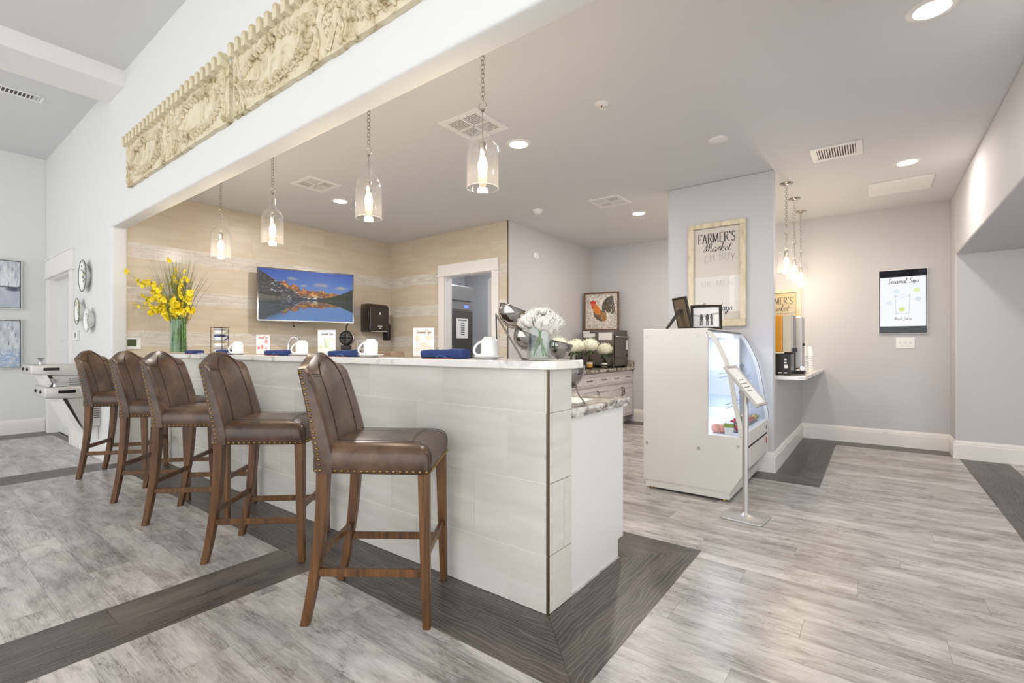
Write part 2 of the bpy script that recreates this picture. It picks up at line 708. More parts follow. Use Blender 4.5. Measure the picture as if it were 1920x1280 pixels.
def catmull(pts, n=6):
    pts = [Vector(p) for p in pts]
    if len(pts) < 3:
        return pts
    P = [pts[0] * 2 - pts[1]] + pts + [pts[-1] * 2 - pts[-2]]
    out = []
    for i in range(1, len(P) - 2):
        for k in range(n):
            t = k / n
            a, b, c, d = P[i - 1], P[i], P[i + 1], P[i + 2]
            out.append(0.5 * ((2 * b) + (c - a) * t + (2 * a - 5 * b + 4 * c - d) * t * t + (3 * b - a - 3 * c + d) * t ** 3))
    out.append(pts[-1])
    return out


# -- hand lettering made of strokes (x, y in units of the letter height)
UP = {
    'F': (0.62, [[(0.1, 0), (0.1, 1)], [(0.1, 1), (0.6, 1)], [(0.1, 0.52), (0.45, 0.52)], [(0, 0), (0.22, 0)], [(0.6, 1), (0.6, 0.86)]]),
    'A': (0.78, [[(0.06, 0), (0.38, 1)], [(0.38, 1), (0.7, 0)], [(0.18, 0.36), (0.58, 0.36)], [(-0.02, 0), (0.16, 0)], [(0.6, 0), (0.8, 0)]]),
    'R': (0.74, [[(0.1, 0), (0.1, 1)], [(0.1, 1), (0.42, 1), (0.56, 0.86), (0.54, 0.64), (0.4, 0.52), (0.1, 0.52)], [(0.34, 0.52), (0.68, 0)], [(0, 0), (0.22, 0)]]),
    'M': (0.98, [[(0.08, 0), (0.12, 1)], [(0.12, 1), (0.46, 0.08)], [(0.46, 0.08), (0.8, 1)], [(0.8, 1), (0.86, 0)], [(0, 0), (0.18, 0)], [(0.76, 0), (0.96, 0)]]),
    'E': (0.66, [[(0.1, 0), (0.1, 1)], [(0.1, 1), (0.58, 1)], [(0.1, 0.52), (0.46, 0.52)], [(0.1, 0), (0.6, 0)]]),
    "'": (0.24, [[(0.12, 1.04), (0.06, 0.8)]]),
    'S': (0.6, [[(0.52, 0.84), (0.38, 0.99), (0.16, 0.95), (0.08, 0.76), (0.2, 0.57), (0.42, 0.44), (0.52, 0.24), (0.4, 0.03), (0.18, 0.0), (0.05, 0.16)]]),
    'C': (0.66, [[(0.58, 0.82), (0.4, 0.99), (0.18, 0.92), (0.06, 0.6), (0.1, 0.22), (0.3, 0.0), (0.58, 0.16)]]),
    'H': (0.72, [[(0.1, 0), (0.1, 1)], [(0.6, 0), (0.6, 1)], [(0.1, 0.52), (0.6, 0.52)]]),
    'B': (0.66, [[(0.1, 0), (0.1, 1)], [(0.1, 1), (0.42, 0.98), (0.5, 0.78), (0.38, 0.55), (0.1, 0.54)], [(0.38, 0.55), (0.56, 0.36), (0.52, 0.1), (0.36, 0), (0.1, 0)]]),
    'U': (0.7, [[(0.1, 1), (0.1, 0.3), (0.22, 0.03), (0.42, 0.03), (0.56, 0.3), (0.56, 1)]]),
    'Y': (0.66, [[(0.02, 1), (0.3, 0.5)], [(0.58, 1), (0.3, 0.5)], [(0.3, 0.5), (0.3, 0)]]),
    'O': (0.74, [[(0.36, 1), (0.12, 0.84), (0.06, 0.5), (0.14, 0.14), (0.36, 0), (0.58, 0.14), (0.66, 0.5), (0.58, 0.86), (0.36, 1)]]),
    'I': (0.3, [[(0.14, 0), (0.14, 1)]]),
    'L': (0.58, [[(0.1, 1), (0.1, 0)], [(0.1, 0), (0.54, 0)]]),
    'N': (0.74, [[(0.1, 0), (0.1, 1)], [(0.1, 1), (0.6, 0)], [(0.6, 0), (0.6, 1)]]),
    'T': (0.62, [[(0.3, 0), (0.3, 1)], [(0.02, 1), (0.58, 1)]]),
    ' ': (0.4, []),
}
LOW = {
    'M': (1.1, [[(0, 0.05), (0.15, 0.5), (0.28, 1.0), (0.3, 0.1)], [(0.3, 0.1), (0.45, 0.7), (0.6, 0.98), (0.6, 0.1)], [(0.6, 0.1), (0.74, 0.7), (0.88, 0.96), (0.9, 0.1), (1.0, 0.02), (1.1, 0.16)]]),
    'S': (0.72, [[(0.66, 0.86), (0.5, 1.04), (0.28, 0.92), (0.3, 0.66), (0.5, 0.46), (0.5, 0.16), (0.3, 0.0), (0.06, 0.08)]]),
    'J': (0.6, [[(0.3, 0.98), (0.6, 1.0)], [(0.46, 1.0), (0.44, 0.4), (0.34, -0.2), (0.12, -0.3), (0.05, -0.12), (0.4, 0.08), (0.6, 0.2)]]),
    'a': (0.5, [[(0.4, 0.42), (0.22, 0.5), (0.06, 0.3), (0.1, 0.06), (0.26, 0.04), (0.4, 0.3), (0.41, 0.46), (0.39, 0.12), (0.48, 0.02), (0.54, 0.1)]]),
    'r': (0.4, [[(0.0, 0.08), (0.12, 0.46), (0.24, 0.4), (0.22, 0.1)], [(0.22, 0.3), (0.34, 0.5), (0.42, 0.42)]]),
    'k': (0.5, [[(0.0, 0.06), (0.2, 0.7), (0.2, 1.0), (0.12, 0.9), (0.1, 0.02)], [(0.1, 0.26), (0.3, 0.48), (0.36, 0.36), (0.16, 0.25), (0.4, 0.02), (0.52, 0.1)]]),
    'e': (0.42, [[(0.02, 0.16), (0.26, 0.28), (0.32, 0.44), (0.2, 0.5), (0.08, 0.3), (0.14, 0.04), (0.32, 0.03), (0.46, 0.16)]]),
    't': (0.36, [[(0.02, 0.1), (0.2, 0.86)], [(0.2, 0.86), (0.14, 0.1), (0.22, 0.0), (0.4, 0.14)], [(0.02, 0.6), (0.4, 0.64)]]),
    'd': (0.56, [[(0.36, 0.42), (0.2, 0.48), (0.05, 0.26), (0.12, 0.03), (0.3, 0.12), (0.46, 1.0)], [(0.46, 1.0), (0.38, 0.1), (0.48, 0.0), (0.58, 0.1)]]),
    'y': (0.5, [[(0.02, 0.4), (0.1, 0.48), (0.1, 0.14), (0.2, 0.04), (0.36, 0.2), (0.42, 0.46), (0.36, -0.14), (0.2, -0.4), (0.08, -0.28), (0.3, -0.04), (0.54, 0.14)]]),
    's': (0.4, [[(0.02, 0.06), (0.24, 0.52), (0.34, 0.2), (0.24, 0.02), (0.06, 0.06)], [(0.3, 0.05), (0.48, 0.12)]]),
    'o': (0.46, [[(0.3, 0.47), (0.12, 0.44), (0.05, 0.2), (0.16, 0.02), (0.34, 0.12), (0.34, 0.4), (0.24, 0.48), (0.36, 0.38), (0.5, 0.42)]]),
    'n': (0.52, [[(0.02, 0.4), (0.1, 0.48), (0.1, 0.02)], [(0.1, 0.22), (0.28, 0.48), (0.36, 0.36), (0.37, 0.08), (0.46, 0.02), (0.56, 0.1)]]),
    'l': (0.34, [[(0.0, 0.08), (0.24, 0.7), (0.22, 1.0), (0.12, 0.86), (0.12, 0.1), (0.22, 0.0), (0.38, 0.1)]]),
    'i': (0.28, [[(0.02, 0.12), (0.12, 0.48), (0.12, 0.08), (0.2, 0.0), (0.32, 0.1)], [(0.15, 0.66), (0.18, 0.7)]]),
    'p': (0.5, [[(0.02, 0.2), (0.14, 0.5), (0.06, -0.4)], [(0.1, 0.2), (0.26, 0.48), (0.38, 0.36), (0.34, 0.06), (0.14, 0.04)], [(0.3, 0.04), (0.52, 0.12)]]),
    'u': (0.52, [[(0.02, 0.4), (0.1, 0.48), (0.1, 0.14), (0.2, 0.02), (0.34, 0.16), (0.38, 0.48), (0.38, 0.08), (0.48, 0.0), (0.56, 0.1)]]),
    ' ': (0.34, []),
}


def text_mb(text, h, weight, table, width=None, slant=0.0, arc=0.0, depth=0.0012, thin=0.45):
    """strokes drawn on the plane y=0, facing -y, centred on x=0, baseline z=0"""
    pen = 0.0
    strokes = []
    for ch in text:
        wdt, st = table[ch]
        for s in st:
            strokes.append([(pen + p[0], p[1]) for p in s])
        pen += wdt + (0.10 if table is UP else 0.02)
    sx = (width / pen) if width else h
    mb = MB()
    for s in strokes:
        p3 = [Vector((p[0], 0, p[1])) for p in s]
        if len(p3) > 2:
            p3 = catmull(p3, 5)
        q = []
        for p in p3:
            x = (p.x - pen / 2) * sx + slant * p.z * h
            z = p.z * h + arc * (1 - (2 * (p.x / pen) - 1) ** 2)
            q.append(Vector((x, 0, z)))
        L, Rr = [], []
        for i, p in enumerate(q):
            t = q[min(i + 1, len(q) - 1)] - q[max(i - 1, 0)]
            if t.length < 1e-9:
                t = Vector((1, 0, 0))
            t.normalize()
            n = Vector((-t.z, 0, t.x))
            ww = weight * (thin + (1 - thin) * abs(t.z))
            L.append(p + n * ww / 2)
            Rr.append(p - n * ww / 2)
        k = len(q)
        v = [(p.x, -depth, p.z) for p in L] + [(p.x, -depth, p.z) for p in Rr]
        f = [(i, i + 1, k + i + 1, k + i) for i in range(k - 1)]
        mb.add(v, f)
    return mb


def print_mesh(name, W, H, nx, ny, fn):
    """flat printed sheet: grid on y=0 facing -y, lower left corner at the origin, inked per vertex by fn(u,v) (v down)"""
    xs = np.linspace(0, 1, nx)
    zs = np.linspace(0, 1, ny)
    U, V = np.meshgrid(xs, 1 - zs)
    rgb = fn(U, V)
    rgb = np.clip(rgb, 0, 255) / 255.0
    lin = np.where(rgb <= 0.04045, rgb / 12.92, ((rgb + 0.055) / 1.055) ** 2.4)
    v = np.stack([U.ravel() * W, np.zeros(nx * ny), (1 - V).ravel() * H], 1)
    i = np.arange((nx - 1) * (ny - 1))
    r, c = i // (nx - 1), i % (nx - 1)
    a = r * nx + c
    f = np.stack([a, a + 1, a + nx + 1, a + nx], 1)
    me = bpy.data.meshes.new(name)
    me.from_pydata(v.tolist(), [], f.tolist())
    at = me.color_attributes.new('ink', 'FLOAT_COLOR', 'POINT')
    col = np.ones((nx * ny, 4), dtype=np.float32)
    col[:, :3] = lin.reshape(-1, 3)
    at.data.foreach_set('color', col.ravel())
    return me


def vnoise(U, V, seed=0):
    """smooth value noise for the printed pictures"""
    r = np.random.RandomState(seed)
    T = r.rand(64, 64)
    x, y = np.floor(U).astype(int), np.floor(V).astype(int)
    fx, fy = U - x, V - y
    fx, fy = fx * fx * (3 - 2 * fx), fy * fy * (3 - 2 * fy)
    g = lambda i, j: T[i % 64, j % 64]
    return (g(x, y) * (1 - fx) + g(x + 1, y) * fx) * (1 - fy) + (g(x, y + 1) * (1 - fx) + g(x + 1, y + 1) * fx) * fy


def fbm(U, V, s, o=4, seed=0):
    t = 0
    a = 0.5
    for k in range(o):
        t = t + a * vnoise(U * s, V * s, seed + k)
        s = s * 2
        a = a / 2
    return t


def lerp(a, b, t):
    t = np.clip(t, 0, 1)[..., None]
    return np.asarray(a, float) * (1 - t) + np.asarray(b, float) * t


# ================================================================== THE SETTING
ZC = 2.80      # kitchen ceiling
ZL = 3.76      # lounge ceiling
fl = struct('floor', MB().box(-9.4, 3.4, -4.2, 7.4, -0.12, -0.004), 'subfloor', label='grey distressed plank floor with dark inlaid borders')

# --- floor planks
PW = 0.1725
GAP = 0.0004
BX0, BX1, BY0 = -6.05, -1.112, 1.729      # bar footprint
dark = [
    (-9.16, -0.775, 1.372, 1.729),        # along the bar and the lounge wall
    (-1.112, -0.775, 1.372, 2.81),        # bar end
    (-3.3, -0.775, 2.455, 2.81),          # kitchen side of the bar
    (-2.70, -2.325, -2.6, 1.372),         # cross strip
    (-6.18, -5.80, -2.6, 1.372),          # far cross strip
    (-9.16, -8.66, -2.6, 1.372),
    (-1.71, -0.35, 4.67, 4.97),           # foot of the column
    (-0.73, -0.35, 4.67, 7.17),
    (-0.35, 0.69, 6.84, 7.17),
    (0.72, 1.08, 1.6, 6.77),
    (-3.3, -1.71, 6.84, 7.17),
]
solid = [(-9.3, -6.05, 1.38, 1.6), (-6.3, -1.112, 1.729, 1.93), (-6.3, -1.13, 1.93, 2.455), (-1.71, -0.73, 4.97, 7.17), (0.69, 3.3, 6.77, 7.4), (-9.3, -3.1, 1.729, 7.4), (-6.18, -5.80, -2.6, 0), (-2.70, -2.325, -2.6, 0)]
areas = [(-9.16, 0.72, -2.6, 7.17), (0.72, 3.2, -2.6, 6.77)]
light_cells = []
for a in areas:
    j0 = int(math.floor((a[2] - 0.465) / PW))
    j1 = int(math.ceil((a[3] - 0.465) / PW))
    for j in range(j0, j1):
        y0, y1 = 0.465 + j * PW, 0.465 + (j + 1) * PW
        off = ((j * 0.381) % 1.0) * 1.22
        i0 = int(math.floor((a[0] - off) / 1.22)) - 1
        i1 = int(math.ceil((a[1] - off) / 1.22)) + 1
        for i in range(i0, i1):
            x0, x1 = off + i * 1.22, off + (i + 1) * 1.22
            r = (max(x0, a[0]), min(x1, a[1]), max(y0, a[2]), min(y1, a[3]))
            if r[1] - r[0] < 0.01 or r[3] - r[2] < 0.01:
                continue
            for q in rects_minus(r, dark + solid):
                if q[1] - q[0] < 0.015 or q[3] - q[2] < 0.015:
                    continue
                light_cells.append(q)


# the boards that show largest to someone standing at the viewpoint are single parts, the rest is one part
def _near(q):
    cx, cy = (q[0] + q[1]) / 2, (q[2] + q[3]) / 2
    ahead = -0.603 * cx + 0.798 * cy
    side = abs(0.798 * cx + 0.603 * cy)
    return (0 if ahead > 0.75 and side < 1.12 * ahead + 0.6 else 100) + math.hypot(cx, cy)


light_cells.sort(key=_near)
for q in light_cells[:285]:
    piece('plank', q[0] + GAP, q[1] - GAP, q[2] + GAP, q[3] - GAP, -0.012, 0.0, 'light_plank', fl)
rest = MB()
for q in light_cells[285:]:
    rest.box(q[0] + GAP, q[1] - GAP, q[2] + GAP, q[3] - GAP, -0.012, 0.0)
add('planks_beyond', rest, 'light_plank', fl, kind='stuff')



def dark_run(x0, x1, y0, y1, along, L=1.22, phase=0.4):
    """border strip two boards wide with staggered end joints"""
    for k in range(2):
        if along == 'x':
            m = (y0 + y1) / 2
            a0, a1 = (y0, m) if k == 0 else (m, y1)
            s, e = x0, x1
        else:
            m = (x0 + x1) / 2
            a0, a1 = (x0, m) if k == 0 else (m, x1)
            s, e = y0, y1
        p = s
        first = L * (phase if k == 0 else (phase + 0.5) % 1.0)
        while p < e - 1e-6:
            q = min(p + first, e)
            first = L
            if q - p > 0.01:
                if along == 'x':
                    piece('border_plank', p + GAP, q - GAP, a0 + GAP, a1 - GAP, -0.012, 0.0, 'dark_plank', fl)
                else:
                    piece('border_plank', a0 + GAP, a1 - GAP, p + GAP, q - GAP, -0.012, 0.0, 'dark_plank', fl, PI / 2)
            p = q


def mitre_x(xa_, xb0, xb1, y0, y1, cuts):
    pass


# front border of the bar, mitred into the end border at the outer corner
ym = (1.372 + 1.729) / 2
xm = (-1.112 - 0.775) / 2
dark_run(-9.16, -2.1, 1.372, 1.729, 'x', phase=0.3)
poly_plank('border_plank', [(-2.1 + GAP, 1.372 + GAP), (-0.775 - 3 * GAP, 1.372 + GAP), (xm - 2 * GAP, ym - GAP), (-2.1 + GAP, ym - GAP)], -0.012, 0, 'dark_plank', fl, 0)
poly_plank('border_plank', [(-2.1 + GAP, ym + GAP), (xm - 4 * GAP, ym + GAP), (-1.112 - 2 * GAP, 1.729 - GAP), (-2.1 + GAP, 1.729 - GAP)], -0.012, 0, 'dark_plank', fl, 0)
poly_plank('border_plank', [(-0.775 - GAP, 1.372 + 3 * GAP), (-0.775 - GAP, 2.81 - 3 * GAP), (xm + GAP, 2.6325 - GAP), (xm + GAP, ym + 2 * GAP)], -0.012, 0, 'dark_plank', fl, PI / 2)
poly_plank('border_plank', [(xm - GAP, ym + 4 * GAP), (xm - GAP, 2.6325 - 3 * GAP), (-1.112 + GAP, 2.455 - GAP), (-1.112 + GAP, 1.729 + GAP)], -0.012, 0, 'dark_plank', fl, PI / 2)
poly_plank('border_plank', [(-0.775 - 3 * GAP, 2.81 - GAP), (-2.4, 2.81 - GAP), (-2.4, 2.6325 + GAP), (xm - GAP, 2.6325 + GAP)], -0.012, 0, 'dark_plank', fl, PI)
poly_plank('border_plank', [(xm - 3 * GAP, 2.6325 - GAP), (-2.4, 2.6325 - GAP), (-2.4, 2.455 + GAP), (-1.112 - GAP, 2.455 + GAP)], -0.012, 0, 'dark_plank', fl, PI)
dark_run(-2.70, -2.325, -2.6, 1.372, 'y', phase=0.62)
dark_run(-6.18, -5.80, -2.6, 1.372, 'y', phase=0.3)
dark_run(-9.16, -8.66, -2.6, 1.372, 'y', phase=0.3)
dark_run(-0.73, -0.35, 4.97, 6.84, 'y', phase=0.7)
dark_run(-1.71, -0.35, 4.67, 4.97, 'x', phase=0.5)
dark_run(-0.73, 0.69, 6.84, 7.17, 'x', phase=0.5)
dark_run(0.72, 1.08, 1.6, 6.77, 'y', phase=0.55)
dark_run(-3.3, -1.71, 6.84, 7.17, 'x', phase=0.5)

# --- walls
WX0 = -9.16
mb = MB().prism([(WX0, 0), (-8.90, 0), (-8.90, 2.09), (-7.70, 2.09), (-7.70, 0), (-6.05, 0), (-6.05, 2.36), (1.9, 2.36), (1.9, ZL + 0.1), (WX0, ZL + 0.1)], 1.38, 1.51, 'y')
struct('wall_front', mb, 'wall_paint_lounge', 0.018, 'pale wall with wide opening over the bar', 4, True)
struct('wall_left', MB().box(-9.28, WX0, -4.0, 1.51, 0, ZL + 0.1), 'wall_paint_lounge', label='pale lounge wall with two canvases')
struct('ceiling_lounge', MB().box(-9.28, 3.2, -4.0, 1.38, ZL, ZL + 0.12), 'ceiling_paint', label='high lounge ceiling')
struct('trim_1', MB().box(-6.12, -5.62, -4.0, 1.38, ZL - 0.155, ZL), 'trim_white', label='boxed beam across the lounge ceiling')
struct('ceiling', MB().box(-6.25, 0.81, 1.51, 7.29, ZC, ZC + 0.12), 'ceiling_paint', label='grey painted kitchen ceiling')
struct('ceiling_soffit', MB().box(0.69, 3.2, 1.515, 6.765, 2.127, ZC - 0.002), 'wall_paint', 0.012, 'dropped soffit over the right opening')
struct('wall_back', MB().box(-3.87, 0.81, 7.17, 7.29, 0, ZC), 'wall_paint', label='grey back wall')
struct('wall_right', MB().prism([(0.69, 6.77), (3.2, 6.77), (3.2, 6.89), (0.81, 6.89), (0.81, 7.17), (0.69, 7.17)], 0, ZC, 'z'), 'wall_paint', 0.012, 'grey wall stub right of the wall screen')
struct('wall_side', MB().box(3.2, 3.3, 3.6, 6.89, 0, ZC), 'wall_paint', label='side corridor wall')
struct('wall_return', MB().box(-3.87, -3.75, 4.882, 7.17, 0, ZC), 'wall_paint', label='grey wall behind the kitchen cabinets')
struct('wall_column', MB().box(-1.71, -0.73, 4.97, 5.09, 0, ZC), 'wall_paint', 0.012, 'grey wall column carrying the market sign')
struct('wall_half', MB().box(-0.85, -0.73, 5.09, 7.17, 0, 0.855), 'wall_paint', label='low wall under the pass-through counter')
# pantry behind the kitchen door
struct('wall_pantry', MB().box(-6.1, -3.87, 6.6, 6.7, 0, ZC).box(-6.2, -6.1, 5.0, 6.7, 0, ZC), 'wall_paint', label='pantry walls seen through the doorway')
struct('ceiling_pantry', MB().box(-6.2, -3.88, 5.0, 6.7, ZC - 0.03, ZC - 0.001), 'ceiling_paint', label='pantry ceiling')

# window wall of the lounge, behind the viewer
wb = MB()
wb.box(-9.28, 3.2, -4.12, -4.0, 3.5, ZL + 0.1).box(-9.28, 3.2, -4.12, -4.0, 0, 0.25)
for x in (-9.28, -6.2, -3.1, 0.0, 3.08):
    wb.box(x, x + 0.12, -4.12, -4.0, 0.25, 3.5)
struct('window_1', wb, 'trim_white', label='tall lounge windows')

# --- tiled kitchen walls
ROWS = [2.80, 2.55, 2.245, 2.09, 1.785, 1.633, 1.328, 1.175, 0.87]


def tiled_wall(wall, axis, a0, a1, plane, joints, hole=None):
    """big tiles and strip mosaic bands as parts of the wall; axis 'y' -> wall at x=plane facing +x, 'x' -> wall at y=plane facing -y"""
    g = 0.0013
    bands = {(2.245, 2.09): 9, (1.785, 1.633): 9, (1.328, 1.175): 9}
    T = 0.618
    for k in range(len(ROWS) - 1):
        z1, z0 = ROWS[k], ROWS[k + 1]
        if (z1, z0) in bands:
            n = bands[(z1, z0)]
            h = (z1 - z0) / n
            mbm = MB()
            for r in range(n):
                p = a0 - random.uniform(0, 0.2)
                while p < a1:
                    q = p + random.choice((0.10, 0.15, 0.15, 0.20, 0.24))
                    s, e = max(p, a0) + 0.0008, min(q, a1) - 0.0008
                    p = q
                    if e - s < 0.01:
                        continue
                    d = random.choice((0.0, 0.0015, 0.003))
                    zz0, zz1 = z0 + r * h + 0.0008, z0 + (r + 1) * h - 0.0008
                    segs = [(s, e)]
                    if hole and zz1 < hole[2] and s < hole[1] and e > hole[0]:
                        segs = [(s, min(e, hole[0])), (max(s, hole[1]), e)]
                    for s2, e2 in segs:
                        if e2 - s2 < 0.005:
                            continue
                        if axis == 'y':
                            mbm.box(plane - 0.010, plane + d, s2, e2, zz0, zz1)
                        else:
                            mbm.box(s2, e2, plane - d, plane + 0.010, zz0, zz1)
            o = add('mosaic_band', mbm, 'mosaic', wall)
            o['kind'] = 'stuff'
            continue
        j = joints[k]
        p = j - math.ceil((j - a0) / T) * T
        while p < a1 - 1e-6:
            s, e = max(p, a0), min(p + T, a1)
            p += T
            if e - s < 0.02:
                continue
            cells = [(s, e, z0, z1)]
            if hole:
                cells = rects_minus((s, e, z0, z1), [(hole[0], hole[1], -1, hole[2])])
            for c in cells:
                if c[1] - c[0] < 0.01 or c[3] - c[2] < 0.01:
                    continue
                if axis == 'y':
                    piece('tile', plane - 0.01, plane, c[0] + g, c[1] - g, c[2] + g, c[3] - g, 'wall_tile', wall)
                else:
                    piece('tile', c[0] + g, c[1] - g, plane, plane + 0.01, c[2] + g, c[3] - g, 'wall_tile', wall)


wt = struct('wall_kitchen_left', MB().box(-6.25, -6.102, 1.51, 5.0, 0, ZC), 'grout', label='beige tiled wall with glossy strip bands behind the television')
tiled_wall(wt, 'y', 1.511, 4.87, -6.10, {0: 3.1, 1: 3.375, 3: 2.54, 5: 2.333, 7: 2.6})
mb = MB().prism([(-6.102, 0), (-4.89, 0), (-4.89, 2.18), (-4.00, 2.18), (-4.00, 0), (-3.762, 0), (-3.762, ZC), (-6.102, ZC)], 4.872, 5.0, 'y')
wd = struct('wall_kitchen_door', mb, 'grout', label='beige tiled wall around the pantry doorway')
tiled_wall(wd, 'x', -6.10, -3.757, 4.87, {0: -5.6, 1: -5.895, 3: -5.707, 5: -5.9, 7: -5.883}, (-5.0, -3.9, 2.33))
struct('trim_2', MB().box(-3.757, -3.747, 4.866, 4.878, 0, ZC), 'metal_edge', label='metal edge strip on the tile corner')

# --- door trims
mb = MB().box(-5.0, -4.885, 4.845, 4.872, 0, 2.18).box(-4.005, -3.895, 4.845, 4.872, 0, 2.18)
mb.box(-5.0, -3.895, 4.838, 4.872, 2.185, 2.335).box(-5.02, -3.88, 4.83, 4.872, 2.172, 2.19)
mb.box(-4.892, -4.878, 4.872, 5.0, 0, 2.18).box(-4.012, -3.998, 4.872, 5.0, 0, 2.18).box(-4.89, -4.0, 4.872, 5.0, 2.166, 2.18)
struct('trim_3', mb, 'trim_white', 0.002, 'white casing of the pantry doorway')
mb = MB().box(-9.02, -8.895, 1.355, 1.38, 0, 2.09).box(-7.705, -7.56, 1.355, 1.38, 0, 2.09)
mb.box(-9.04, -7.54, 1.35, 1.38, 2.11, 2.33).box(-9.07, -7.51, 1.335, 1.38, 2.085, 2.112).box(-9.06, -7.52, 1.34, 1.38, 2.33, 2.345)
mb.box(-8.905, -8.885, 1.38, 1.51, 0, 2.09).box(-7.715, -7.695, 1.38, 1.51, 0, 2.09).box(-8.9, -7.7, 1.38, 1.51, 2.07, 2.09)
struct('trim_4', mb, 'trim_white', 0.002, 'white casing of the lounge doorway')
struct('wall_closet', MB().box(-9.2, -7.3, 2.3, 2.4, 0, 2.5).box(-9.3, -9.2, 1.51, 2.4, 0, 2.5).box(-7.4, -7.3, 1.51, 2.4, 0, 2.5).box(-9.3, -7.3, 1.51, 2.4, 2.4, 2.5), 'wall_paint_lounge', label='space beyond the lounge doorway')
dl = add('door_1', MB().box(-8.885, -7.70, 1.462, 1.50, 0.01, 2.075).mesh('door', 0.003), 'door_white')
dl['kind'] = 'structure'
for (x0, x1, z0, z1) in ((-8.76, -8.36, 1.25, 1.95), (-8.23, -7.83, 1.25, 1.95), (-8.76, -8.36, 0.2, 1.1), (-8.23, -7.83, 0.2, 1.1)):
    add('panel', MB().box(x0, x1, 1.454, 1.463, z0, z1).mesh('panel', 0.006), 'door_white', dl)
# ajar leaf inside the pantry doorway
dv = Vector((-0.405, 0.26, 0)).normalized()
dl = bpy.data.objects.new('door_2', MB().box(0, 0.46, -0.018, 0.018, 0.01, 2.14).mesh('door', 0.002))
dl.data.materials.append(MATS['door_white'])
dl.location = (-4.02, 5.03, 0)
dl.rotation_euler = (0, 0, math.atan2(dv.y, dv.x))
dl['kind'] = 'structure'
C.objects.link(dl)
for (z0, z1) in ((0.2, 0.75), (0.9, 1.2), (1.32, 1.62), (1.74, 2.0)):
    add('panel', MB().box(0.09, 0.37, 0.017, 0.026, z0, z1).mesh('panel', 0.006), 'door_white', dl)
    add('panel', MB().box(0.09, 0.37, -0.026, -0.017, z0, z1).mesh('panel', 0.006), 'door_white', dl)

# --- baseboards
BB = [(0, 0), (0.018, 0), (0.018, 0.145), (0.013, 0.15), (0.013, 0.165), (0.007, 0.18), (0.004, 0.19), (0, 0.19)]


def baseboard(name, p0, p1, nrm, e0=0.0, e1=0.0):
    """moulded skirting from p0 to p1 along a wall whose normal is nrm"""
    p0, p1, n = Vector(p0), Vector(p1), Vector(nrm)
    t = (p1 - p0).normalized()
    v = []
    for p, e in ((p0, -e0), (p1, e1)):
        for d, z in BB:
            q = p + n * d + t * (e * d)
            v.append((q.x, q.y, z))
    k = len(BB)
    f = [(i, (i + 1) % k, (i + 1) % k + k, i + k) for i in range(k)] + [tuple(range(k)), tuple(range(2 * k - 1, k - 1, -1))]
    return struct(name, MB().add(v, f), 'trim_white')


baseboard('baseboard_back', (-0.73, 7.17), (0.69, 7.17), (0, -1), -1, -1)
baseboard('baseboard_kitchen', (-3.0, 7.17), (-0.86, 7.17), (0, -1), 0, 0)
baseboard('baseboard_half', (-0.73, 4.97), (-0.73, 7.17), (1, 0), 1, -1)
baseboard('baseboard_column', (-1.71, 4.97), (-0.73, 4.97), (0, -1), 0, 1)
baseboard('baseboard_stub', (0.69, 7.17), (0.69, 6.77), (-1, 0), -1, 1)
baseboard('baseboard_right', (0.69, 6.77), (3.2, 6.77), (0, -1), 1, 0)
baseboard('baseboard_left', (WX0, -3.9), (WX0, 1.38), (1, 0), 0, -1)
baseboard('baseboard_lounge', (-7.56, 1.38), (-6.05, 1.38), (0, -1), 0, 1)
baseboard('baseboard_jamb', (-6.05, 1.38), (-6.05, 1.51), (1, 0), 1, 0)

# ================================================================== THE BAR
bar = thing('bar_counter', 'long raised bar clad in large pale tiles facing the stools', 'bar', (-3.58, 1.83, 0))
bo = Vector((-3.58, 1.83, 0))
add('core', MB().box(-6.1 - bo.x, -1.122 - bo.x, 1.7315 - bo.y, 1.93 - bo.y, 0.0, 1.058), 'grout', bar)
zr = [0.0, 0.25, 0.562, 0.869, 1.058]
jt = [-1.95, -1.534, -1.335, -1.748]
for k in range(4):
    T = 0.618
    p = jt[k] - math.ceil((jt[k] + 6.08) / T) * T
    while p < -1.124:
        s, e = max(p, -6.08), min(p + T, -1.121)
        p += T
        if e - s < 0.02:
            continue
        piece('tile', s + 0.0022 - bo.x, e - 0.0022 - bo.x, 1.729 - bo.y, 1.741 - bo.y, zr[k] + 0.0022, zr[k + 1] - 0.0022, 'bar_tile', bar)
    for (y0, y1) in (((1.738, 1.93),) if k != 1 else ((1.738, 1.86), (1.86, 1.93))):
        piece('tile', -1.124 - bo.x, -1.112 - bo.x, y0 + 0.0022 - bo.y, y1 - 0.0022 - bo.y, zr[k] + 0.0022, zr[k + 1] - 0.0022, 'bar_tile', bar)
add('corner_trim', MB().box(-1.1205 - bo.x, -1.1105 - bo.x, 1.7275 - bo.y, 1.7375 - bo.y, 0, 1.058), 'metal_edge', bar, label='thin bronze metal edge strip')

# raised countertop with rounded corner
cp = []
x1, y0, y1, rr = -1.075, 1.69, 1.975, 0.06
for k in range(7):
    a = -PI / 2 + k / 6 * PI / 2
    cp.append((x1 - rr + rr * math.cos(a), y0 + rr + rr * math.sin(a)))
cp += [(x1, y1), (-6.1, y1), (-6.1, y0)]
ct = add('bar_countertop', MB().prism(cp, 1.058, 1.095, 'z').mesh('bar_countertop', 0.004), 'marble_bar')
tag(ct, 'long white marble countertop laid on the raised tiled bar', 'countertop')

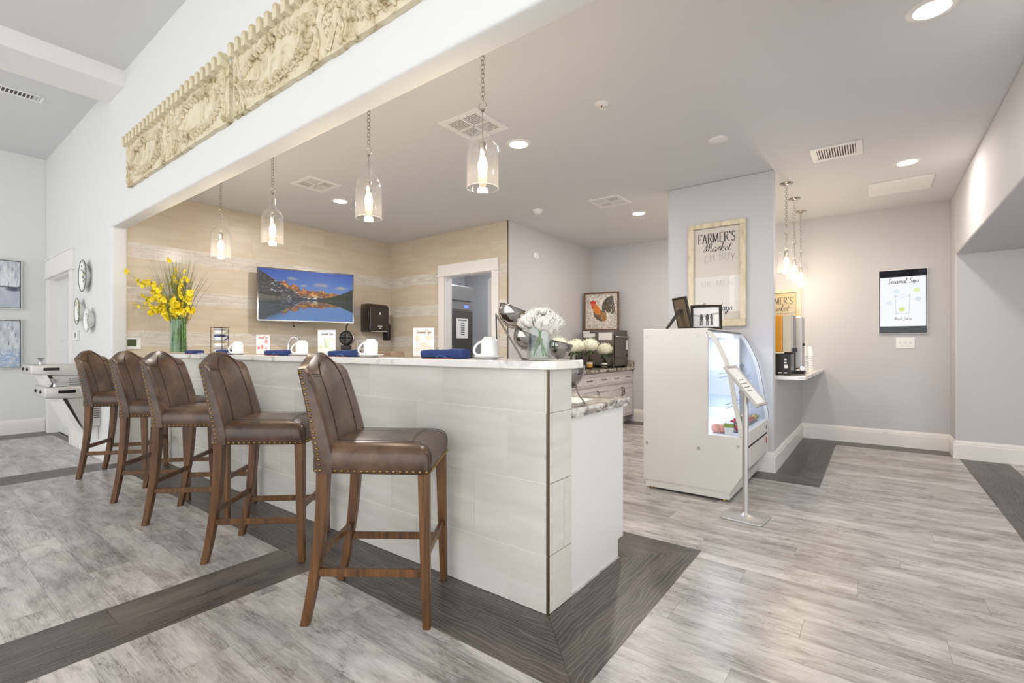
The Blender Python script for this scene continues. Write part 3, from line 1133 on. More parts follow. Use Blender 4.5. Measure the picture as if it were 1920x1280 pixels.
# base cabinet behind the bar, white end panel with toe kick
cb = thing('base_cabinet', 'white base cabinet whose plain end panel adjoins the tiled bar end', 'cabinet', (-1.13, 2.2, 0))
add('body', MB().prism([(1.932 - 2.2, 0.0), (2.455 - 2.2, 0.0), (2.455 - 2.2, 0.10), (2.535 - 2.2, 0.10), (2.535 - 2.2, 0.825), (1.932 - 2.2, 0.825)], -1.8, -0.006, 'x'), 'cabinet_white', cb)
add('end_panel', MB().prism([(1.934 - 2.2, 0.0), (2.455 - 2.2, 0.0), (2.455 - 2.2, 0.095), (2.522 - 2.2, 0.095), (2.522 - 2.2, 0.824), (1.934 - 2.2, 0.824)], -0.008, 0.008, 'x').mesh('end_panel', 0.002), 'cabinet_white', cb)
for k in range(4):
    d = add('door', MB().box(-0.02 - 0.44 * (k + 1) + 0.003, -0.02 - 0.44 * k - 0.003, 2.535 - 2.2, 2.555 - 2.2, 0.11, 0.82).mesh('door', 0.003), 'cabinet_white', cb)
    add('handle', MB().box(-0.06 - 0.44 * k - 0.012, -0.06 - 0.44 * k, 2.555 - 2.2, 2.585 - 2.2, 0.62, 0.74), 'nickel', d)
o = add('lower_worktop', MB().box(-6.1, -1.105, 1.976, 2.575, 0.825, 0.868).mesh('lower_worktop', 0.004), 'marble_low')
tag(o, 'low grey veined marble worktop behind the raised bar', 'countertop')
o = add('lower_worktop_riser', MB().box(-3.0, -1.108, 1.931, 1.976, 0.825, 0.868), 'marble_low')
tag(o, 'narrow veined marble strip between lower worktop and bar', 'countertop')


# ================================================================== BAR STOOLS
def smooth_grid(fn, nu, nv, closed_u=False):
    v = []
    for j in range(nv):
        for i in range(nu):
            v.append(fn(i / (nu if closed_u else nu - 1), j / (nv - 1)))
    f = []
    for j in range(nv - 1):
        for i in range(nu - (0 if closed_u else 1)):
            i2 = (i + 1) % nu
            f.append((j * nu + i, j * nu + i2, (j + 1) * nu + i2, (j + 1) * nu + i))
    return v, f


def crest(s):
    """camel back: raised middle, dipped shoulders"""
    return 0.075 * math.cos(PI / 2 * min(1.0, abs(s))) ** 2


def back_x(s, t):
    """front face of the backrest: leans back, wraps forward at the sides"""
    return -0.16 - 0.105 * t ** 1.25 - 0.01 * t + 0.03 * abs(s) ** 2.2


def make_stool():
    st = thing('bar_stool', 'stool', 'bar stool')
    ZB = 0.635
    # seat: domed cushion with soft edges
    HW, X0, X1 = 0.234, -0.243, 0.262
    def outline(a, grow=0.0):
        # superellipse plan, slightly wider in front
        c, s = math.cos(a), math.sin(a)
        n = 0.17
        x = (abs(c) ** n) * (1 if c >= 0 else -1)
        y = (abs(s) ** n) * (1 if s >= 0 else -1)
        xc = (X0 + X1) / 2
        hx = (X1 - X0) / 2 + grow
        hy = (HW + grow) * (0.955 + 0.045 * x)
        return xc + hx * x, hy * y
    layers = [(-0.004, 0.0), (0.0, 0.004), (0.0, 0.05), (-0.003, 0.078), (-0.012, 0.098), (-0.035, 0.112), (-0.08, 0.121), (-0.14, 0.126), (-0.20, 0.128)]
    nu = 64
    v, f = [], []
    for gr, z in layers:
        for i in range(nu):
            a = 2 * PI * i / nu + PI / 4
            x, y = outline(a, 0.0)
            k = 1 + gr / 0.235
            xc = (X0 + X1) / 2
            v.append((xc + (x - xc) * k, y * k, ZB + z))
    for j in range(len(layers) - 1):
        for i in range(nu):
            i2 = (i + 1) % nu
            f.append((j * nu + i, j * nu + i2, (j + 1) * nu + i2, (j + 1) * nu + i))
    f.append(tuple(range(nu - 1, -1, -1)))
    f.append(tuple((len(layers) - 1) * nu + i for i in range(nu)))
    seat = add('seat', MB().add(v, f).mesh('seat', smooth=True), 'leather', st)
    # stitched seams on the seat front corners and top
    mb = MB()
    zt = ZB + 0.101
    for sg in (-1, 1):
        mb.tube(catmull([(X1 - 0.004, sg * 0.196, ZB + 0.012), (X1 - 0.003, sg * 0.196, ZB + 0.07), (X1 - 0.018, sg * 0.192, ZB + 0.104), (X1 - 0.05, sg * 0.178, ZB + 0.116), (X1 - 0.09, sg * 0.16, ZB + 0.123), (-0.15, sg * 0.15, ZB + 0.126)], 5), 0.0016, 5)
        mb.tube(catmull([(X1 - 0.09, sg * 0.16, ZB + 0.1235), (X1 - 0.10, sg * 0.08, ZB + 0.127), (X1 - 0.105, 0, ZB + 0.128)], 4), 0.0014, 5)
    add('stitching', mb, 'stitch', seat)
    # backrest
    HB = 0.222
    nu, nv = 33, 18
    zb0 = ZB + 0.002
    def top(s):
        return 1.066 + crest(s) * 0.87
    def wid(t):
        return HB * (1.0 - 0.035 * t + 0.02 * math.sin(PI * t))
    def fr(u, t):
        s = 2 * u - 1
        z = zb0 + (top(s) - zb0) * t
        # edges rounded over
        ed = max(0.0, (abs(s) - 0.9) / 0.1)
        rd = 0.016 * ed * ed + 0.014 * max(0, (t - 0.93) / 0.07) ** 2
        pad = 0.02 * (1 - abs(s) ** 3) * math.sin(PI * min(1, t * 1.05)) ** 0.6
        return (back_x(s, t) + pad - rd, s * wid(t), z)
    def bk(u, t):
        s = 2 * u - 1
        z = zb0 + (top(s) - zb0) * t
        th = 0.085 - 0.035 * t
        ed = max(0.0, (abs(s) - 0.9) / 0.1)
        return (back_x(s, t) - th + 0.008 * ed * ed, s * wid(t), z - 0.004 * t)
    v1, f1 = smooth_grid(fr, nu, nv)
    v2, f2 = smooth_grid(bk, nu, nv)
    n = nu * nv
    f2 = [tuple(i + n for i in reversed(q)) for q in f2]
    side = []
    for j in range(nv - 1):
        a, b = j * nu, (j + 1) * nu
        side.append((a, b, b + n, a + n))
        a, b = j * nu + nu - 1, (j + 1) * nu + nu - 1
        side.append((b, a, a + n, b + n))
    for i in range(nu - 1):
        a = (nv - 1) * nu + i
        side.append((a, a + 1, a + 1 + n, a + n))
        side.append((i + 1, i, i + n, i + 1 + n))
    back = add('backrest', MB().add(v1 + v2, f1 + f2 + side).mesh('backrest', smooth=True), 'leather', st)
    mb = MB()
    def onf(s, t, d=0.0012):
        p = fr((s + 1) / 2, t)
        return (p[0] + d, p[1], p[2])
    for off in (0.0, 0.018):
        # arched seam under the crest and the two shoulder seams
        mb.tube(catmull([onf(-0.97, 0.955 - off), onf(-0.75, 0.92 - off), onf(-0.5, 0.865 - off)], 5), 0.0015, 5)
        mb.tube(catmull([onf(0.97, 0.955 - off), onf(0.75, 0.92 - off), onf(0.5, 0.865 - off)], 5), 0.0015, 5)
        mb.tube(catmull([onf(-0.5, 0.865 - off), onf(-0.42, 0.93 - off), onf(-0.25, 0.962 - off), onf(0, 0.968 - off), onf(0.25, 0.962 - off), onf(0.42, 0.93 - off), onf(0.5, 0.865 - off)], 5), 0.0015, 5)
    for sg in (-1, 1):
        mb.tube([onf(sg * 0.5, 0.86 - 0.66 * k / 8) for k in range(9)], 0.0015, 5)
    add('stitching', mb, 'stitch', back)
    # brass nailheads: along the bottom of the seat and up the sides of the back
    dome = [(0.0065, 0), (0.0058, 0.0028), (0.0032, 0.0048), (0.0004, 0.0055)]
    mb = MB()
    def nail(p, nrm):
        q = Vector(nrm).to_track_quat('Z', 'Y').to_matrix()
        mb.lathe(dome, 7, p, False, q)
    n = 18
    for k in range(n):
        x = X0 + 0.03 + (X1 - X0 - 0.045) * k / (n - 1)
        for sg in (-1, 1):
            hy = HW * (0.955 + 0.045 * ((x - (X0 + X1) / 2) / ((X1 - X0) / 2)))
            nail((x, sg * (hy + 0.0), ZB + 0.012), (0, sg, 0))
    for k in range(16):
        y = -0.195 + 0.39 * k / 15
        nail((X1 - 0.001, y, ZB + 0.012), (1, 0, 0))
    for k in range(19):
        t = 0.03 + 0.94 * k / 18
        for sg in (0, 1):
            p, q = fr(sg, t), bk(sg, t)
            s = -1 if sg == 0 else 1
            nail((q[0] * 0.78 + p[0] * 0.22, q[1], q[2] * 0.78 + p[2] * 0.22), (0, s, 0))
    for k in range(11):
        t = 0.96
        u = k / 10
        q = bk(u, 0.97)
        nail((q[0], q[1], q[2]), (-1, 0, 0))
    o = add('nailhead_trim', mb.mesh('nailhead_trim', smooth=True), 'nail_brass', st, kind='stuff', label='row of round brass nailheads')
    # legs
    def leg(pts, w0, w1):
        mbl = MB()
        pts = catmull(pts, 4)
        m = len(pts)
        vv, ff = [], []
        for i, p in enumerate(pts):
            ww = (w0 + (w1 - w0) * i / (m - 1)) / 2
            for a, b in ((-1, -1), (1, -1), (1, 1), (-1, 1)):
                vv.append((p[0] + a * ww, p[1] + b * ww, p[2]))
        for i in range(m - 1):
            for k in range(4):
                k2 = (k + 1) % 4
                ff.append((i * 4 + k, i * 4 + k2, (i + 1) * 4 + k2, (i + 1) * 4 + k))
        ff.append((3, 2, 1, 0))
        ff.append(tuple((m - 1) * 4 + k for k in range(4)))
        return mbl.add(vv, ff).mesh('leg', 0.003, 1, False, 50)
    for sg in (-1, 1):
        add('leg', leg([(-0.268, sg * 0.194, 0.0), (-0.243, sg * 0.194, 0.12), (-0.214, sg * 0.194, 0.30), (-0.196, sg * 0.194, 0.48), (-0.19, sg * 0.194, ZB + 0.004)], 0.034, 0.048), 'stool_wood', st)
        add('leg', leg([(0.243, sg * 0.205, 0.0), (0.236, sg * 0.2, 0.3), (0.23, sg * 0.196, ZB + 0.004)], 0.032, 0.046), 'stool_wood', st)
        a, b = Vector((-0.213, sg * 0.194, 0.222)), Vector((0.238, sg * 0.201, 0.222))
        add('stretcher', MB().box(a.x, b.x, sg * 0.197 - 0.010, sg * 0.197 + 0.010, 0.206, 0.238).mesh('stretcher', 0.003, 1), 'stool_wood', st)
    add('stretcher', MB().box(-0.226, -0.206, -0.18, 0.18, 0.262, 0.294).mesh('stretcher', 0.003, 1), 'stool_wood', st)
    add('stretcher', MB().box(0.226, 0.246, -0.186, 0.186, 0.276, 0.308).mesh('stretcher', 0.003, 1), 'stool_wood', st)
    return st


stool = make_stool()
index_kids()
SL = [(-1.777, 1.377, 35.5, 'brown leather bar stool nearest the bar corner, fully in view'),
      (-2.772, 1.365, 40.5, 'second brown leather bar stool counted from the bar corner'),
      (-3.708, 1.358, 43, 'middle of the five brown leather bar stools'),
      (-4.452, 1.367, 46, 'fourth brown leather bar stool, overlapping the middle one'),
      (-5.535, 1.372, 51, 'farthest brown leather bar stool, beside the drinking fountains')]
for k, (x, y, a, lab) in enumerate(SL):
    o = stool if k == 0 else copy_tree(stool)
    o.location = (x, y, 0)
    o.rotation_euler = (0, 0, R(a))
    tag(o, lab, 'bar stool', 'leather stools along the bar')
#@@PART2
# ================================================================== PENDANT LAMPS
def chain_mb(z0, z1, lw=0.011, ll=0.030, r=0.0022):
    mb = MB()
    z = z1
    k = 0
    while z - ll * 0.76 > z0:
        path = []
        for i in range(12):
            a = 2 * PI * i / 12
            px = lw * math.cos(a)
            pz = z - ll / 2 + (ll / 2 - lw if ll / 2 > lw else 0) * (1 if math.sin(a) > 0 else -1) * (abs(math.sin(a)) ** 0.25) + lw * math.sin(a) * 0.9
            path.append((px, 0, pz) if k % 2 == 0 else (0, px, pz))
        path.append(path[0])
        mb.tube(path, r, 5, False)
        z -= ll * 0.76
        k += 1
    return mb


def pendant(x, y, zb, label, watts, group, yaw=0.3):
    """bottle-glass pendant hanging from the ceiling on a chain; zb is the open bottom of the glass"""
    t = thing('pendant_lamp', label, 'pendant lamp', (x, y, zb), yaw, group)
    H = ZC - zb
    add('canopy', MB().lathe([(0.0, H - 0.022), (0.02, H - 0.022), (0.055, H - 0.008), (0.062, H)], 20).mesh('canopy', smooth=True), 'nickel', t)
    zr = 0.405
    add('chain', chain_mb(zr + 0.035, H - 0.02), 'nickel', t, kind='stuff', label='thin nickel chain')
    M = Matrix.Rotation(PI / 2, 3, 'X')
    add('hanging_ring', MB().ring(0.021, 0.0022, 20, 5, (0, 0, zr + 0.014), M).lathe([(0.009, zr - 0.012), (0.009, zr - 0.002), (0.004, zr)], 10), 'nickel', t)
    prof = [(0.080, 0.0), (0.0805, 0.02), (0.081, 0.10), (0.081, 0.185), (0.078, 0.212), (0.069, 0.237), (0.052, 0.258), (0.036, 0.272), (0.027, 0.288), (0.0225, 0.31), (0.021, 0.35), (0.0205, 0.368), (0.017, 0.385), (0.009, 0.392)]
    g = add('glass_shade', MB().lathe(prof, 40).mesh('glass_shade', smooth=True), 'glass_pendant', t, label='clear bottle-shaped glass')
    add('rim', MB().ring(0.080, 0.0026, 40, 6, (0, 0, 0.0)).mesh('rim', smooth=True), 'glass_pendant', g)
    add('neck_ring', MB().ring(0.022, 0.003, 24, 6, (0, 0, 0.356)).mesh('neck_ring', smooth=True), 'glass_pendant', g)
    add('stem', MB().lathe([(0.003, 0.225), (0.003, 0.392)], 8), 'nickel', t)
    add('socket', MB().lathe([(0.0, 0.232), (0.017, 0.23), (0.0185, 0.22), (0.0185, 0.165), (0.015, 0.16)], 16).mesh('socket', smooth=True), 'nickel', t)
    add('bulb', MB().lathe([(0.012, 0.163), (0.016, 0.15), (0.0235, 0.125), (0.024, 0.10), (0.018, 0.072), (0.009, 0.058), (0.0, 0.055)], 16).mesh('bulb', smooth=True), 'bulb_glow', t)
    d = bpy.data.lights.new('bulb_light', 'POINT')
    d.energy = watts
    d.color = (1.0, 0.80, 0.58)
    d.shadow_soft_size = 0.03
    o = bpy.data.objects.new('bulb_light', d)
    o.location = (0, 0, 0.036)
    o.parent = t
    C.objects.link(o)
    return t


for x, lab in ((-1.587, 'bottle glass pendant over the bar, nearest the bar corner'),
               (-2.53, 'second bottle glass pendant over the bar from the bar corner'),
               (-3.754, 'third bottle glass pendant over the bar from the bar corner'),
               (-4.70, 'bottle glass pendant over the bar nearest the yellow flowers')):
    pendant(x, 1.85, 1.966, lab, PENDANT_W, 'pendants over the bar')
for y, lab in ((5.47, 'nearest of three small pendants over the pass-through counter'),
               (6.08, 'middle of three pendants over the pass-through counter'),
               (6.69, 'farthest of three pendants over the pass-through counter')):
    pendant(-0.69, y, 1.90, lab, PENDANT_W, 'pendants over the pass-through')


# ================================================================== CEILING FIXTURES
def can_light(x, y, label, watts=CAN_W, r=0.085):
    t = thing('recessed_light', label, 'ceiling light', (x, y, ZC), 0, 'round recessed lights of the kitchen ceiling')
    add('trim_ring', MB().lathe([(r - 0.014, -0.001), (r - 0.012, -0.006), (r + 0.012, -0.004), (r + 0.016, 0.0)], 32).mesh('trim_ring', smooth=True), 'white_plastic', t)
    add('lens', MB().lathe([(0.0, -0.012), (r * 0.5, -0.010), (r - 0.013, -0.001)], 32).mesh('lens', smooth=True), 'lamp_lens', t)
    d = bpy.data.lights.new('lamp_light', 'AREA')
    d.shape = 'DISK'
    d.size = 2 * r - 0.03
    d.energy = watts
    d.color = (1.0, 0.93, 0.85)
    o = bpy.data.objects.new('lamp_light', d)
    o.location = (0, 0, -0.016)
    o.parent = t
    C.objects.link(o)


can_light(-4.768, 3.107, 'recessed ceiling light in front of the television')
can_light(-2.285, 3.11, 'recessed ceiling light beside the vent behind the nearest pendant')
can_light(-2.285, 5.594, 'recessed ceiling light above the back cabinets, left of the column')
can_light(0.23, 3.08, 'large recessed ceiling light at the top right', CAN_W * 0.52)
can_light(0.245, 5.492, 'recessed ceiling light above the blank ceiling panel', CAN_W * 0.52)


def vent(x0, x1, y0, y1, z, label, style='quad', nsl=7, rz=0):
    cx, cy = (x0 + x1) / 2, (y0 + y1) / 2
    t = thing('air_vent', label, 'vent', (cx, cy, z), rz, 'white air vents in the ceiling')
    hx, hy = (x1 - x0) / 2, (y1 - y0) / 2
    add('duct', MB().box(-hx * 0.8, hx * 0.8, -hy * 0.8, hy * 0.8, -0.003, 0.0), 'vent_dark', t)
    m = MB()
    b = min(0.045, hx * 0.3)
    for (a0, a1, c0, c1) in ((-hx, hx, -hy, -hy + b), (-hx, hx, hy - b, hy), (-hx, -hx + b, -hy + b, hy - b), (hx - b, hx, -hy + b, hy - b)):
        m.box(a0, a1, c0, c1, -0.010, 0.0)
    if style == 'quad':
        m.box(-0.008, 0.008, -hy + b, hy - b, -0.010, 0.0)
        m.box(-hx + b, hx - b, -0.008, 0.008, -0.010, 0.0)
    add('frame', m.mesh('frame', 0.002, 1), 'white_plastic', t)
    m = MB()
    if style == 'quad':
        for qx in (-1, 1):
            for qy in (-1, 1):
                horiz = qx * qy > 0
                n = nsl
                for k in range(n):
                    ww = (hx - b - 0.008)
                    p = 0.008 + ww * (k + 0.5) / n
                    if horiz:
                        m.box(min(qx * 0.008, qx * (hx - b)), max(qx * 0.008, qx * (hx - b)), qy * p - 0.0024, qy * p + 0.0024, -0.009, -0.003)
                    else:
                        m.box(qx * p - 0.0034, qx * p + 0.0034, min(qy * 0.008, qy * (hy - b)), max(qy * 0.008, qy * (hy - b)), -0.009, -0.003)
    elif style == 'cross':
        for k in range(nsl):
            p = -hy + b + (2 * hy - 2 * b) * (k + 0.5) / nsl
            m.box(-hx + b, hx - b, p - 0.004, p + 0.004, -0.009, -0.003)
    else:
        n = nsl
        for k in range(n):
            p = -hx + b + (2 * hx - 2 * b) * (k + 0.5) / n
            m.box(p - 0.0045, p + 0.0045, -hy + b, hy - b, -0.009, -0.003)
    add('louvers', m, 'white_plastic', t, kind='stuff')


vent(-2.54, -2.17, 2.46, 2.83, ZC, 'square white ceiling vent behind the nearest pendant')
vent(-4.64, -4.285, 2.46, 2.81, ZC, 'square white ceiling vent above the television')
vent(-2.545, -2.175, 4.76, 5.11, ZC, 'square white ceiling vent left of the market sign column')
vent(-0.42, -0.065, 4.66, 4.99, ZC, 'white louvred ceiling vent right of the column', 'line', 15)
vent(-7.05, -6.88, 0.2, 1.03, ZL, 'long white vent in the high lounge ceiling', 'cross', 26)

t = thing('fire_sprinkler', 'small copper fire sprinkler in the middle of the kitchen ceiling', 'sprinkler', (-1.462, 2.937, ZC))
add('escutcheon', MB().lathe([(0.0, -0.012), (0.022, -0.012), (0.045, -0.003), (0.048, 0.0)], 24).mesh('escutcheon', smooth=True), 'white_plastic', t)
add('bulb', MB().lathe([(0.003, -0.03), (0.005, -0.02), (0.004, -0.012)], 8), 'copper', t)
add('deflector', MB().lathe([(0.0, -0.034), (0.014, -0.032), (0.014, -0.030), (0.0, -0.029)], 12).box(-0.012, -0.009, -0.002, 0.002, -0.031, -0.011).box(0.009, 0.012, -0.002, 0.002, -0.031, -0.011), 'white_plastic', t)
o = add('sprinkler_cover', MB().lathe([(0.0, -0.012), (0.055, -0.010), (0.072, -0.004), (0.074, 0.0)], 32).mesh('sprinkler_cover', smooth=True), 'white_plastic', None, (-0.974, 3.999, ZC))
tag(o, 'flat round white cover plate on the ceiling near the column', 'ceiling cover')
t = thing('smoke_detector', 'round white smoke detector on the ceiling above the door wall corner', 'smoke detector', (-3.2, 4.74, ZC))
add('base', MB().lathe([(0.0, -0.014), (0.062, -0.014), (0.066, 0.0)], 28).mesh('base', smooth=True), 'white_plastic', t)
add('dome', MB().lathe([(0.0, -0.048), (0.03, -0.046), (0.045, -0.038), (0.052, -0.014)], 28).mesh('dome', smooth=True), 'white_plastic', t)
o = add('access_panel', MB().box(-0.035, 0.472, 5.993, 6.48, ZC - 0.012, ZC).mesh('access_panel', 0.003), 'white_plastic', None)
tag(o, 'square blank white panel on the ceiling near the wall screen', 'ceiling panel')
t = thing('wall_strobe', 'small white alarm strobe high on the wall above the cabinets', 'alarm', (-3.75, 5.496, 2.436))
add('plate', MB().prism([(0.07 * math.cos(2 * PI * k / 24), 0.045 * math.sin(2 * PI * k / 24)) for k in range(24)], 0.0, 0.02, 'x').mesh('plate', 0.004, 2, True), 'white_plastic', t)
add('lens', MB().ball((0.02, -0.015, 0), (0.018, 0.022, 0.022), 12, 8), 'white_ceramic', t)

# ================================================================== CARVED FRIEZE ABOVE THE OPENING
def wreath(mb, cx, cz, a, h, yf, seed):
    r = random.Random(seed)
    for arc in (1, -1):
        n = 19
        for k in range(n):
            ang = PI * (0.05 + 0.9 * k / (n - 1))
            for row in (0, 1):
                rad = 1.0 - 0.16 * row + r.uniform(-0.02, 0.02)
                x = cx - a * rad * math.cos(ang)
                z = cz + arc * h * rad * math.sin(ang) ** 0.8
                dx = a * math.sin(ang)
                dz = arc * h * math.cos(ang)
                th = math.atan2(dz, dx) + (0.9 if row == 0 else -0.7) * arc
                M = Matrix.Rotation(-th, 3, 'Y')
                s = r.uniform(0.85, 1.15)
                mb.ball((x, yf - 0.006, z), (0.038 * s, 0.026, 0.013 * s), 6, 4, M)
        for k in range(7):
            ang = PI * (0.2 + 0.6 * k / 6)
            x = cx - a * 0.78 * math.cos(ang) + r.uniform(-0.01, 0.01)
            z = cz + arc * h * 0.74 * math.sin(ang)
            mb.ball((x, yf - 0.004, z), (0.015, 0.024, 0.019), 6, 4)
        path = [(cx - a * math.cos(PI * k / 20), yf - 0.002, cz + arc * h * math.sin(PI * k / 20) ** 0.85) for k in range(21)]
        mb.tube(path, 0.010, 5)


def spray(mb, x, cz, h, yf):
    for s in (1, -1):
        for k in range(4):
            z = cz + s * (0.03 + (h - 0.03) * k / 3)
            mb.ball((x + 0.008 * math.sin(k * 2.0), yf - 0.004, z), (0.014 + 0.005 * (k == 3), 0.024, 0.028), 6, 4)
        mb.tube(catmull([(x - 0.03, yf - 0.003, cz + s * 0.11), (x - 0.005, yf - 0.003, cz + s * 0.13), (x + 0.02, yf - 0.003, cz + s * 0.10), (x + 0.004, yf - 0.003, cz + s * 0.045)], 4), 0.008, 5)


dent_me = MB().box(-0.021, 0.021, -0.055, 0.0, -0.043, 0.043).mesh('dentil', 0.004, 1)
dent_me.materials.append(MATS['chipped_cream'])


def frieze(x0, x1, label, seed):
    YF = 1.38
    cz = 2.805
    t = thing('carved_frieze', label, 'wall ornament', ((x0 + x1) / 2, YF, cz), 0, 'carved panels over the opening')
    ox = (x0 + x1) / 2
    W = x1 - x0
    r = random.Random(seed)
    # board with slightly chipped lower edge
    pts = []
    n = 40
    for k in range(n + 1):
        pts.append((-W / 2 + W * k / n, -0.19 + r.uniform(-0.005, 0.006)))
    pts += [(W / 2, 0.175), (-W / 2, 0.175)]
    add('board', MB().prism(pts, -0.03, -0.001, 'y'), 'chipped_cream', t)
    add('top_rail', MB().box(-W / 2, W / 2, -0.022, -0.001, 0.17, 0.205).mesh('top_rail', 0.003, 1), 'chipped_cream', t)
    nd = int(round(W / 0.093))
    for k in range(nd):
        add('dentil', dent_me, None, t, (-W / 2 + W * (k + 0.5) / nd, -0.022, 0.203 + r.uniform(-0.004, 0.004)))
    yf = -0.03
    q = W / 4 + 0.02
    for sx in (-1, 1):
        mb = MB()
        wreath(mb, sx * q, -0.005, W / 4 - 0.13, 0.135, yf, seed + sx)
        add('wreath', mb.mesh('wreath', smooth=True), 'chipped_cream', t)
        for e in (-1, 1):
            mb = MB()
            spray(mb, sx * q + e * (W / 4 - 0.085), -0.005, 0.15, yf)
            add('leaf_spray', mb.mesh('leaf_spray', smooth=True), 'chipped_cream', t)
    mb = MB()
    dh, dw = 0.17, 0.085
    corners = [(0, dh), (dw, 0), (0, -dh), (-dw, 0), (0, dh)]
    for k in range(4):
        a, b = corners[k], corners[k + 1]
        mb.tube([(a[0], yf - 0.004, a[1]), (b[0], yf - 0.004, b[1])], 0.018, 4)
    for k in range(16):
        a = 2 * PI * k / 16
        mb.ball((0.026 * math.cos(a) * (1 + (k % 2)) * 0.75, yf - 0.004, 0.055 * math.sin(a) * (1 + (k % 2)) * 0.75), (0.012, 0.013, 0.012), 6, 4)
    mb.ball((0, yf - 0.004, 0), (0.016, 0.016, 0.016), 8, 5)
    add('diamond', mb.mesh('diamond'), 'chipped_cream', t)


frieze(-5.42, -3.305, 'chipped cream carved panel with dentils, the farther one by the left corner', 3)
frieze(-3.245, -1.09, 'chipped cream carved panel with dentils, the nearer one cut by the frame top', 8)

# ================================================================== TELEVISION
def tv_picture(U, V):
    out = lerp((38, 84, 178), (112, 152, 214), V / 0.5)
    cl = fbm(U * 5, V * 14, 1.6, 4, 3)
    for (cx, cy, sx, sy) in ((0.34, 0.17, 0.06, 0.045), (0.64, 0.27, 0.09, 0.06), (0.87, 0.31, 0.08, 0.05), (0.46, 0.30, 0.05, 0.03)):
        d = ((U - cx) / sx) ** 2 + ((V - cy) / sy) ** 2
        m = np.clip((1.25 - d) * 0.9, 0, 1) * np.clip(cl * 1.7 - 0.25, 0, 1)
        c = lerp((236, 206, 160), (130, 130, 152), (V - cy) / sy * 0.6 + 0.4)
        out = out * (1 - m[..., None]) + c * m[..., None]
    Vw = 0.575
    Vm = np.where(V > Vw, Vw - (V - Vw) * 1.18, V)
    Um = np.where(V > Vw, U + 0.006 * np.sin(V * 260) * (V - Vw) * 4, U)
    rg = lambda s, sd: fbm(Um, Um * 0 + sd, s, 5, sd) - 0.45
    left = 0.02 + Um * 1.15 + 0.06 * rg(22, 5)
    peaks = np.interp(Um, [0, 0.15, 0.18, 0.22, 0.27, 0.31, 0.35, 0.38, 0.42, 0.46, 0.50, 0.54, 0.60, 0.64, 0.70, 0.78, 0.85, 0.92, 1.0],
                      [0.5, 0.30, 0.24, 0.22, 0.20, 0.30, 0.27, 0.28, 0.38, 0.34, 0.40, 0.37, 0.40, 0.35, 0.42, 0.40, 0.44, 0.52, 0.54]) + 0.07 * rg(40, 11)
    hill = np.interp(Um, [0.5, 0.62, 0.75, 0.87, 1.0], [0.60, 0.535, 0.49, 0.42, 0.30]) + 0.01 * rg(60, 21)
    gold = fbm(Um * 3, Vm * 2, 14, 5, 31)
    gcol = lerp((120, 62, 26), (246, 176, 76), np.clip((gold - 0.3) * 2.4, 0, 1))
    snow = fbm(Um * 2 + Vm, Vm * 3, 16, 5, 41)
    scol = lerp((44, 50, 66), (222, 228, 240), np.clip((snow - 0.44) * 7, 0, 1))
    mcol = lerp(gcol, scol, np.clip((Vm - peaks - 0.10 + 0.06 * (gold - 0.5)) * 14, 0, 1))
    m = (Vm > peaks)
    out = np.where(m[..., None], mcol, out)
    rock = fbm(Um * 2, Vm * 2, 26, 4, 51)
    lcol = lerp((26, 28, 34), (112, 108, 112), np.clip((rock - 0.35) * 2.2, 0, 1))
    lcol = lerp(lcol, (196, 204, 216), np.clip((snow - 0.60) * 8, 0, 1) * (Um > 0.12))
    out = np.where((Vm > left)[..., None], lcol, out)
    shore = (Vm > 0.50 + 0.18 * (Um - 0.0)) & (Um < 0.36)
    out = np.where(shore[..., None], lerp((66, 62, 58), (132, 122, 112), rock), out)
    trees = (Vm > 0.45 + 0.3 * np.clip(Um - 0.16, 0, 1) + 0.05 * rg(90, 61)) & (Um < 0.2) & ~shore
    out = np.where(trees[..., None], np.array((24, 30, 22.)), out)
    hcol = lerp((14, 22, 12), (62, 66, 36), fbm(Um * 2, Vm * 2, 30, 3, 71))
    out = np.where((Vm > hill)[..., None] & (Um > 0.5)[..., None], hcol, out)
    out = np.where(((Vm > 0.558) & (Um > 0.33))[..., None], lerp((30, 34, 36), (76, 72, 66), rock), out)
    wat = (V > Vw)
    rip = fbm(U * 2, V * 12, 9, 3, 81)
    refl = out * 0.82 + np.array((4, 12, 20.)) + (rip[..., None] - 0.5) * 14
    teal = lerp((8, 40, 52), (20, 70, 84), rip)
    dark_l = np.clip((0.34 - U) * 6, 0, 1) * np.clip((V - 0.6) * 9, 0, 1) * np.clip((0.98 - V + (0.22 - U) * 0.6) * 5, 0, 1)
    refl = refl * (1 - dark_l[..., None] * 0.8) + teal * dark_l[..., None] * 0.8
    out = np.where(wat[..., None], refl, out)
    return out


tvL, tvR = Vector((-5.96, 2.75)), Vector((-5.59, 3.845))
d2 = (tvR - tvL)
W = d2.length
ang = math.atan2(d2.y, d2.x)
H = 0.655
t = thing('television', 'wall television showing a mountain lake, swivelled on its arm', 'television', (tvL.x, tvL.y, 1.487), ang)
add('casing', MB().box(0, W, 0.0, 0.045, 0, H).mesh('casing', 0.004), 'black_plastic', t)
fr_ = MB()
b = 0.013
fr_.box(0, W, -0.004, 0.0, 0, b).box(0, W, -0.004, 0.0, H - b, H).box(0, b, -0.004, 0.0, b, H - b).box(W - b, W, -0.004, 0.0, b, H - b)
add('bezel', fr_, 'dark_chrome', t)
add('picture', print_mesh('picture', W - 2 * b, H - 2 * b, 300, 170, tv_picture), 'screen', t, (b, -0.003, b))
add('rear_housing', MB().box(W * 0.25, W * 0.75, 0.045, 0.075, H * 0.2, H * 0.75).mesh('rear_housing', 0.006), 'black_plastic', t)
inv = Matrix.Rotation(-ang, 4, 'Z')
